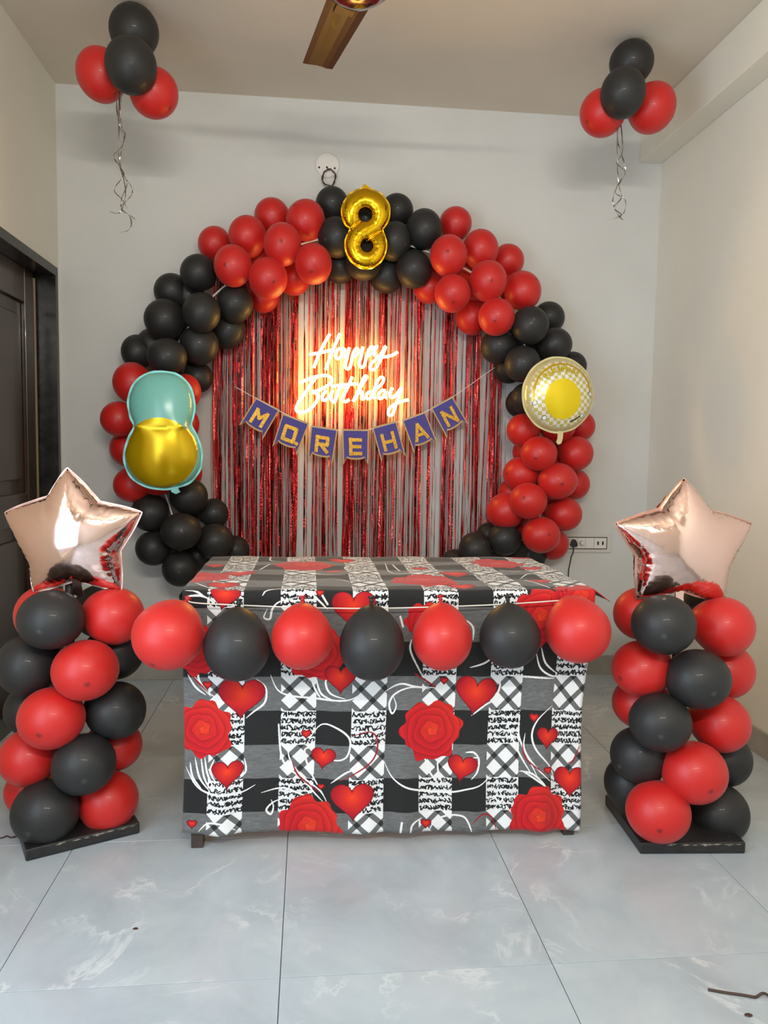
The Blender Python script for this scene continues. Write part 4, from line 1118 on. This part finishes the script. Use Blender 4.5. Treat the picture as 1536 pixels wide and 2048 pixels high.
    for s_ in [[(585, 1525), (600, 1555), (640, 1585)], [(702, 1470), (740, 1460), (756, 1480), (748, 1515), (710, 1545), (680, 1560)], [(945, 1515), (928, 1525)], [(1052, 1480), (1060, 1510), (1095, 1535)], [(945, 1640), (965, 1622), (985, 1628), (995, 1655)], [(1175, 1480), (1160, 1510), (1150, 1515)], [(382, 1350), (398, 1368), (415, 1385)], [(830, 1345), (870, 1370)]]: sw(s_, 3.5, Rd)
    for p, r, f in [((404, 1460), 58, pf), ((864, 1457), 62, pf), ((622, 1655), 62, pf), ((1083, 1622), 62, pf), ((632, 1302), 56, pf), ((1082, 1228), 60, pf), ((392, 1300), 50, pf), ((850, 1240), 40, pf)]:
        rose(f(*p), r*sc, seed=p[0]*.01)
    for p, r, rot in [((482, 1392), 46, .06), ((455, 1547), 32, 0), ((648, 1514), 25, .05), ((708, 1595), 44, -.05), ((680, 1352), 32, 0), ((953, 1380), 44, .12), ((928, 1528), 31, .15), ((1105, 1464), 25, .1), ((1152, 1548), 36, .0), ((612, 1468), 10, 0), ((645, 1574), 7, 0), ((1076, 1427), 10, 0), ((1104, 1530), 9, 0), ((853, 1643), 11, .1), ((414, 1369), 9, 0), ((888, 1357), 8, 0), ((386, 1655), 10, 0), ((707, 1212), 44, 0), ((640, 1182), 8, 0), ((450, 1186), 30, .2)]:
        heart(pf(*p), r*sc, rot)
    # table top
    for s_ in [[(550, 1105), (540, 1120), (560, 1122)], [(612, 1141), (640, 1150), (690, 1152)], [(770, 1128), (780, 1145), (810, 1148), (885, 1140)], [(785, 1132), (800, 1142)], [(620, 1162), (670, 1160), (700, 1166)], [(1040, 1160), (1060, 1150), (1110, 1158)], [(1050, 1163), (1100, 1175)], [(1000, 1140), (1040, 1144)], [(430, 1165), (460, 1172), (480, 1160)], [(390, 1168), (410, 1175), (430, 1178)], [(700, 1145), (690, 1135), (720, 1130)], [(880, 1145), (915, 1150)], [(520, 1140), (540, 1130)]]:
        stroke([pt_(*p) for p in s_], 7, Wh, True)
    R0 = 60*sc
    for p, r in [((607, 1132), R0*1.15), ((846, 1162), R0*1.15), ((994, 1128), R0*1.1), ((398, 1156), R0*1.1), ((505, 1109), R0*.8), ((1040, 1115), R0*.6), ((1168, 1182), R0*1.0)]: rose(pt_(*p), r, seed=p[0]*.013)
    for p, r in [((478, 1149), 40), ((684, 1122), 34), ((669, 1144), 26), ((445, 1172), 34), ((909, 1150), 36), ((924, 1173), 30), ((1064, 1138), 28), ((1082, 1164), 26), ((840, 1137), 20), ((430, 1133), 24)]: heart(pt_(*p), r*sc, rot=0)
    im = bpy.data.images.new('printed_cloth_pattern', W_, H_, alpha=False)
    out = np.ones((H_, W_, 4), np.float32); out[..., :3] = np.clip(img, 0, 1); out = out[::-1]
    im.pixels.foreach_set(np.ascontiguousarray(out).ravel()); im.update(); im.pack(); return im
cloth_img = paint_cloth()
def clothnodes(nt, b):
    tx = N(nt, 'ShaderNodeTexImage'); tx.image = cloth_img; tx.extension = 'EXTEND'
    um = N(nt, 'ShaderNodeUVMap'); nt.links.new(um.outputs[0], tx.inputs[0]); nt.links.new(tx.outputs[0], b.inputs['Base Color'])
    tc = N(nt, 'ShaderNodeTexCoord'); n = N(nt, 'ShaderNodeTexNoise', Scale=9, Detail=5)
    nt.links.new(tc.outputs['Object'], n.inputs['Vector']); bp = N(nt, 'ShaderNodeBump', Strength=.35, Distance=.012)
    nt.links.new(n.outputs['Fac'], bp.inputs['Height']); nt.links.new(bp.outputs[0], b.inputs['Normal'])
M_cloth = mat('printed_cotton', srgb(120, 120, 120), .8, spec=.25, Sheen_Weight=.15, build=clothnodes)
def make_cloth():
    CXL, CXR = TXL-.006, TXR+.008
    us = [CXL-.13+.13*k/8 for k in range(8)]+[CXL+(CXR-CXL)*k/110 for k in range(111)]+[CXR+.055*k/6 for k in range(1, 7)]
    vs = [TD*k/50 for k in range(51)]+[TD+.70*k/64 for k in range(1, 65)]
    def S(u, v):
        if v <= TD:                                        # top, with flaps beyond both ends
            y = TYB+.003-v*(TYB+.003-CYF)/TD; z = CZ+.0016*math.sin(u*21+v*13)+.0012*math.sin(v*37)
            e = max(0, (TD-v)); z -= .004*math.exp(-e/.008)
            if u > CXR:
                d = u-CXR; k = .62+.7*(TD-v)/TD
                return Vector((CXR+d*math.cos(k)*1.0, y, z-d*math.sin(k)))
            if u < CXL:
                d = CXL-u; return Vector((CXL-min(d, .008)-.01*math.sin(v*24)*d/.13, y, z-max(0, d-.004)))
            return Vector((u, y, z))
        d = v-TD; t = d/.70
        L = .683+.032*(u-CXL)/(CXR-CXL)+.004*math.sin(u*17)
        zz = CZ-.004-L*t
        fold = (.010*math.sin(u*15+1.2)+.006*math.sin(u*34+.4)+.004*math.sin(u*61))*t**1.3+.004*math.sin(u*9-t*4)*t
        hang = -.004-.018*t*0+.006*t
        xx = u+(.006*math.sin(t*5+u*3))*t
        xx += -.02*max(0, (u-.5)/.31)*min(1, t*2.2)+.004*math.sin(t*9)*max(0, (u-.6))*2
        return Vector((xx, CYF+hang+min(fold, .007), zz))
    V, UV, idx, Fc = [], [], {}, []
    nu = len(us); first, last = 8, 118
    for j, v in enumerate(vs):
        for i, u in enumerate(us):
            if v > TD+1e-6 and not (first <= i <= last): continue
            idx[i, j] = len(V); V.append(S(u, v)); UV.append(((u-U0)/(U1-U0), 1-v/V1))
    for j in range(len(vs)-1):
        for i in range(nu-1):
            q = [(i, j), (i, j+1), (i+1, j+1), (i+1, j)]
            if all(k in idx for k in q): Fc.append(tuple(idx[k] for k in q))
    o = mk('tablecloth', V, Fc, M_cloth, None, True, loc=((TXL+TXR)/2, (TYF+TYB)/2, .03))
    uvl = o.data.uv_layers.new(name='UVMap')
    for lp in o.data.loops: uvl.data[lp.index].uv = UV[lp.vertex_index]
    sol = o.modifiers.new('thickness', 'SOLIDIFY'); sol.thickness = .0016; sol.offset = 1
    tag(o, 'black, white and grey cloth printed with red roses and hearts, covering the table', 'tablecloth')
make_cloth()

# string the seven balloons hang from
sp = [onY(x, y, YS+.075) for x, y in [(374, 1201), (392, 1206), (470, 1210), (600, 1215), (735, 1217), (868, 1214), (1000, 1209), (1120, 1201), (1150, 1198)]]
tube('balloon_string', catmull(sp, 4), .002, M_stringw, loc=sp[0], seg=6)
tag(bpy.data.objects['balloon_string'], 'white string tied across the table front carrying seven balloons', 'string')

# ------------------------------------------------------------------ column stands
def stand(p, e1, e2, cx, cy, ztop, label):
    p, e1, e2 = Vector((*p, 0)), Vector((*e1, 0)).normalized()*.305, Vector((*e2, 0)).normalized()*.305
    t = thing('balloon_stand', p+(e1+e2)/2, label, 'stand', 'stands of the balloon columns')
    V = [p, p+e1, p+e1+e2, p+e2]; V = V+[v+Vector((0, 0, .034)) for v in V]
    Fc = [(0, 3, 2, 1), (4, 5, 6, 7), (0, 1, 5, 4), (1, 2, 6, 5), (2, 3, 7, 6), (3, 0, 4, 7)]
    o = mk('base_board', V, Fc, M_blackwood, t); bevel(o, .004)
    # worn edge where the paint has chipped off
    rng = random.Random(3); CV, CF = [], []
    n1 = Vector((-e1.y, e1.x, 0)).normalized()*-1
    if n1.dot(e2) > 0: n1 = -n1
    for k in range(14):
        a = rng.uniform(.03, .93); L = rng.uniform(.01, .03)
        b = p+e1*a+n1*.0005+Vector((0, 0, .029+rng.uniform(-.004, .001))); d = e1.normalized()*L; h_ = rng.uniform(.0008, .0022)
        n0 = len(CV); CV += [b, b+d*.5+Vector((0, 0, -h_)), b+d, b+d*.6+Vector((0, 0, h_))]; CF.append((n0, n0+1, n0+2, n0+3))
    mk('paint_chip', CV, CF, M_chip, t)
    c = Vector((cx, cy, 0))
    tube('pole', [c+Vector((0, 0, .034)), c+Vector((0, 0, ztop))], .012, M_blackwood, t, 12)
    return t
stand((-.757, 2.052), (.276, .139), (-.136, .27), LCX, LCY, .86, 'square black board with pole carrying the left balloon column')
stand((.946, 1.974), (.303, -.018), (.018, .303), RCX, RCY, .86, 'square black board with pole carrying the right balloon column')

# ------------------------------------------------------------------ ceiling fan
fc = Vector((.124, 2.25, 2.456))
fan = thing('ceiling_fan', (fc.x, fc.y, ZC), 'brown ceiling fan with a maroon hub cut off by the top of the picture', 'fan')
def lat(name, prof, c, m, par): v, f = lathe(prof, 40); return mk(name, [Vector(q)+c for q in v], f, m, par, True)
lat('hub_cap', [(.001, -.055), (.03, -.053), (.06, -.045), (.082, -.03), (.09, -.012), (.088, .0)], fc, M_fanred, fan)
lat('trim_ring', [(.088, -.018), (.098, -.016), (.102, -.006), (.1, .006), (.088, .008)], fc, M_fansteel, fan)
lat('motor_housing', [(.1, .0), (.108, .02), (.104, .06), (.07, .085), (.02, .09)], fc, M_fan, fan)
tube('downrod', [fc+Vector((0, 0, .08)), Vector((fc.x, fc.y, ZC-.03))], .011, M_fansteel, fan, 12)
lat('canopy', [(.02, -.06), (.05, -.04), (.062, -.01), (.062, 0)], Vector((fc.x, fc.y, ZC)), M_fan, fan)
tipc = Vector((.017, 2.735, 0)); d0 = Vector((tipc.x-fc.x, tipc.y-fc.y, 0)); ang0 = math.atan2(d0.y, d0.x); BLn = d0.length
for k in range(3):
    a = ang0+2*PI*k/3; d = Vector((math.cos(a), math.sin(a), 0)); s = Vector((-d.y, d.x, 0))
    V, Fc = [], []
    for i in range(13):
        t = i/12; r = .085+(BLn-.085)*t
        wl, wr = .062-.010*t, .066-.016*t
        for j in range(7):
            q = j/6; off = -wr+(wl+wr)*q
            rr = r+(.004*math.sin(q*6) if i == 12 else 0)-(.012 if (i == 12 and j in (0,)) else 0)
            zz = .012*(q-.5)*2*.6+.006*math.cos((q-.3)*5)
            for hh in (0, .0022): V.append(fc+d*rr+s*off+Vector((0, 0, zz+hh)))
    for i in range(12):
        for j in range(6):
            A0 = (i*7+j)*2; B0 = A0+14
            Fc += [(A0, A0+2, B0+2, B0), (A0+1, B0+1, B0+3, A0+3)]
    for i in range(12):
        A0 = i*14; Fc += [(A0, A0+14, A0+15, A0+1), (A0+12, A0+13, A0+27, A0+26)]
    for j in range(6):
        A0 = 12*14+j*2; Fc.append((A0, A0+2, A0+3, A0+1)); Fc.append((j*2, j*2+1, j*2+3, j*2+2))
    mk('blade', V, Fc, M_fan, fan, False)
    box_c = fc+d*.11
    v, f = boxv((-.03, -.03, -.004), (.05, .03, .0)); R_ = Matrix.Rotation(a, 3, 'Z')
    mk('blade_iron', [box_c+R_ @ Vector(q)+Vector((0, 0, -.002)) for q in v], f, M_fan, fan)

# ------------------------------------------------------------------ wall fittings
wp = onY(654.7, 331, YB)
pv_, pf_ = lathe([(.001, .012), (.05, .012), (.057, .008), (.06, 0)], 40)
plate = mk('wall_plate', [(wp.x+x, YB-z, wp.z+y) for x, y, z in pv_], [tuple(reversed(f)) for f in pf_], M_plastic, None, False, loc=(wp.x, YB, wp.z))
tag(plate, 'round white junction plate high on the back wall above the arch', 'wall plate')
for dx, dy in ((490, 445), (690, 440), (890, 465)):
    p = onY(600+dx/12.8, 300+dy/12.8, YB-.0125)
    sv, sf = lathe([(.0005, .001), (.0045, .001), (.005, 0)], 12)
    mk('screw_hole', [(p.x+x, YB-.012-z, p.z+y) for x, y, z in sv], [tuple(reversed(f)) for f in sf], M_blackplastic, plate)
cc = []
for i in range(110):
    a = i/110*2*PI*3.2+1.2; k = i/110
    cc.append(onY(658+13.2*math.cos(a)*(1+.12*math.sin(i*.7)), 355-16.5*math.sin(a)*(1+.08*math.cos(i*.9)), YB-.024-.01*math.sin(a*.5)))
cc = [onY(654, 335, YB-.014), onY(655, 338, YB-.02)]+cc
tube('cable_coil', cc, .0022, M_browncord, loc=cc[-1], seg=7)
tag(bpy.data.objects['cable_coil'], 'small coil of brown cable hanging from the round wall plate', 'cable')

sx0, sx1, sz0, sz1 = 1.19, 1.548, .634, .733
sb = thing('switchboard', ((sx0+sx1)/2, YB, sz0), 'white switchboard with socket and knob on the wall right of the arch', 'socket')
box('frame', (sx0, YB-.008, sz0), (sx1, YB, sz1), M_plateline, sb, .003)
ix0, ix1, iz0, iz1 = 1.21, 1.517, .656, .710
boxes('rim', [((ix0-.004, YB-.0105, iz0-.004), (ix1+.004, YB-.007, iz0)), ((ix0-.004, YB-.0105, iz1), (ix1+.004, YB-.007, iz1+.004)), ((ix0-.004, YB-.0105, iz0), (ix0, YB-.007, iz1)), ((ix1, YB-.0105, iz0), (ix1+.004, YB-.007, iz1))], M_blackplastic, sb)
for k, (a, b) in enumerate([(ix0, 1.318), (1.320, 1.364), (1.366, 1.406), (1.408, 1.45), (1.452, ix1)]): box('module', (a, YB-.012, iz0), (b, YB-.006, iz1), M_plastic, sb, .001)
kv, kf = lathe([(.001, .018), (.009, .018), (.011, .012), (.013, 0)], 20)
kp = Vector((1.386, YB-.012, (iz0+iz1)/2))
mk('knob', [kp+Vector((x, -z, y)) for x, y, z in kv], [tuple(reversed(f)) for f in kf], M_plastic, sb, True)
box('usb_port', (1.468, YB-.0128, .674), (1.477, YB-.011, .692), M_browncord, sb); box('usb_port', (1.493, YB-.0128, .674), (1.502, YB-.011, .692), M_blackplastic, sb)
pgp = onY(1147, 1086, YB-.02)
pg = prism('plug', [(pgp.x+x, pgp.z+z) for x, z in [(-.016, -.014), (-.010, -.018), (.010, -.018), (.016, -.014), (.017, -.006), (.009, .014), (.004, .019), (-.004, .019), (-.009, .014), (-.017, -.006)]], .026, lambda a, b, c: Vector((a, YB-.012-c, b)), M_blackplastic, None, loc=(pgp.x, YB-.025, pgp.z-.018)); bevel(pg, .002)
tag(pg, 'black three-pin plug in the socket right of the arch', 'plug')
cp = [Vector((pgp.x, YB-.026, pgp.z-.016)), Vector((pgp.x-.004, YB-.03, pgp.z-.05))]+[onY(x, y, YB-.035) for x, y in [(1143, 1112), (1139, 1132), (1137, 1144), (1134, 1200)]]+[Vector((1.27, YB-.05, .1)), Vector((1.2, YB-.09, .006)), Vector((.9, YB-.1, .006)), Vector((.5, YB-.08, .006))]
tube('cord', catmull(cp, 5), .003, M_blackcord, pg)

# bits on the floor
fw = [onZ(x, y, .004) for x, y in [(1416, 1979), (1450, 1985), (1485, 1990), (1508, 1994), (1514, 1993)]]+[onZ(1524, 1987, .012), onZ(1532, 1988, .010), onZ(1545, 1996, .004), onZ(1570, 2003, .004)]
tube('wire', catmull(fw, 5), .0028, M_browncord, loc=fw[0], seg=8)
tag(bpy.data.objects['wire'], 'short dark brown wire lying on the floor tiles at the lower right', 'wire')
fw = [onZ(x, y, .003) for x, y in [(-6, 1677), (6, 1675), (14, 1672), (22, 1675), (34, 1672)]]
tube('ribbon_scrap', catmull(fw, 4), .002, M_browncord, loc=fw[0], seg=6)
tag(bpy.data.objects['ribbon_scrap'], 'thin dark scrap on the floor left of the left stand', 'scrap')
for (x, y, r, lab) in ((271, 1858, .0045, 'tiny dark speck on the floor tile left of the middle'), (1497, 2031, .006, 'small grey chip on the floor near the lower right corner')):
    p = onZ(x, y, .0)
    v, f = lathe([(r*.5, 0), (r, .0008), (r*.8, .002), (r*.2, .0026)], 7)
    o = mk('debris', [p+Vector((q[0]*1.5, q[1], q[2])) for q in v], f, M_browncord, loc=p); tag(o, lab, 'debris')
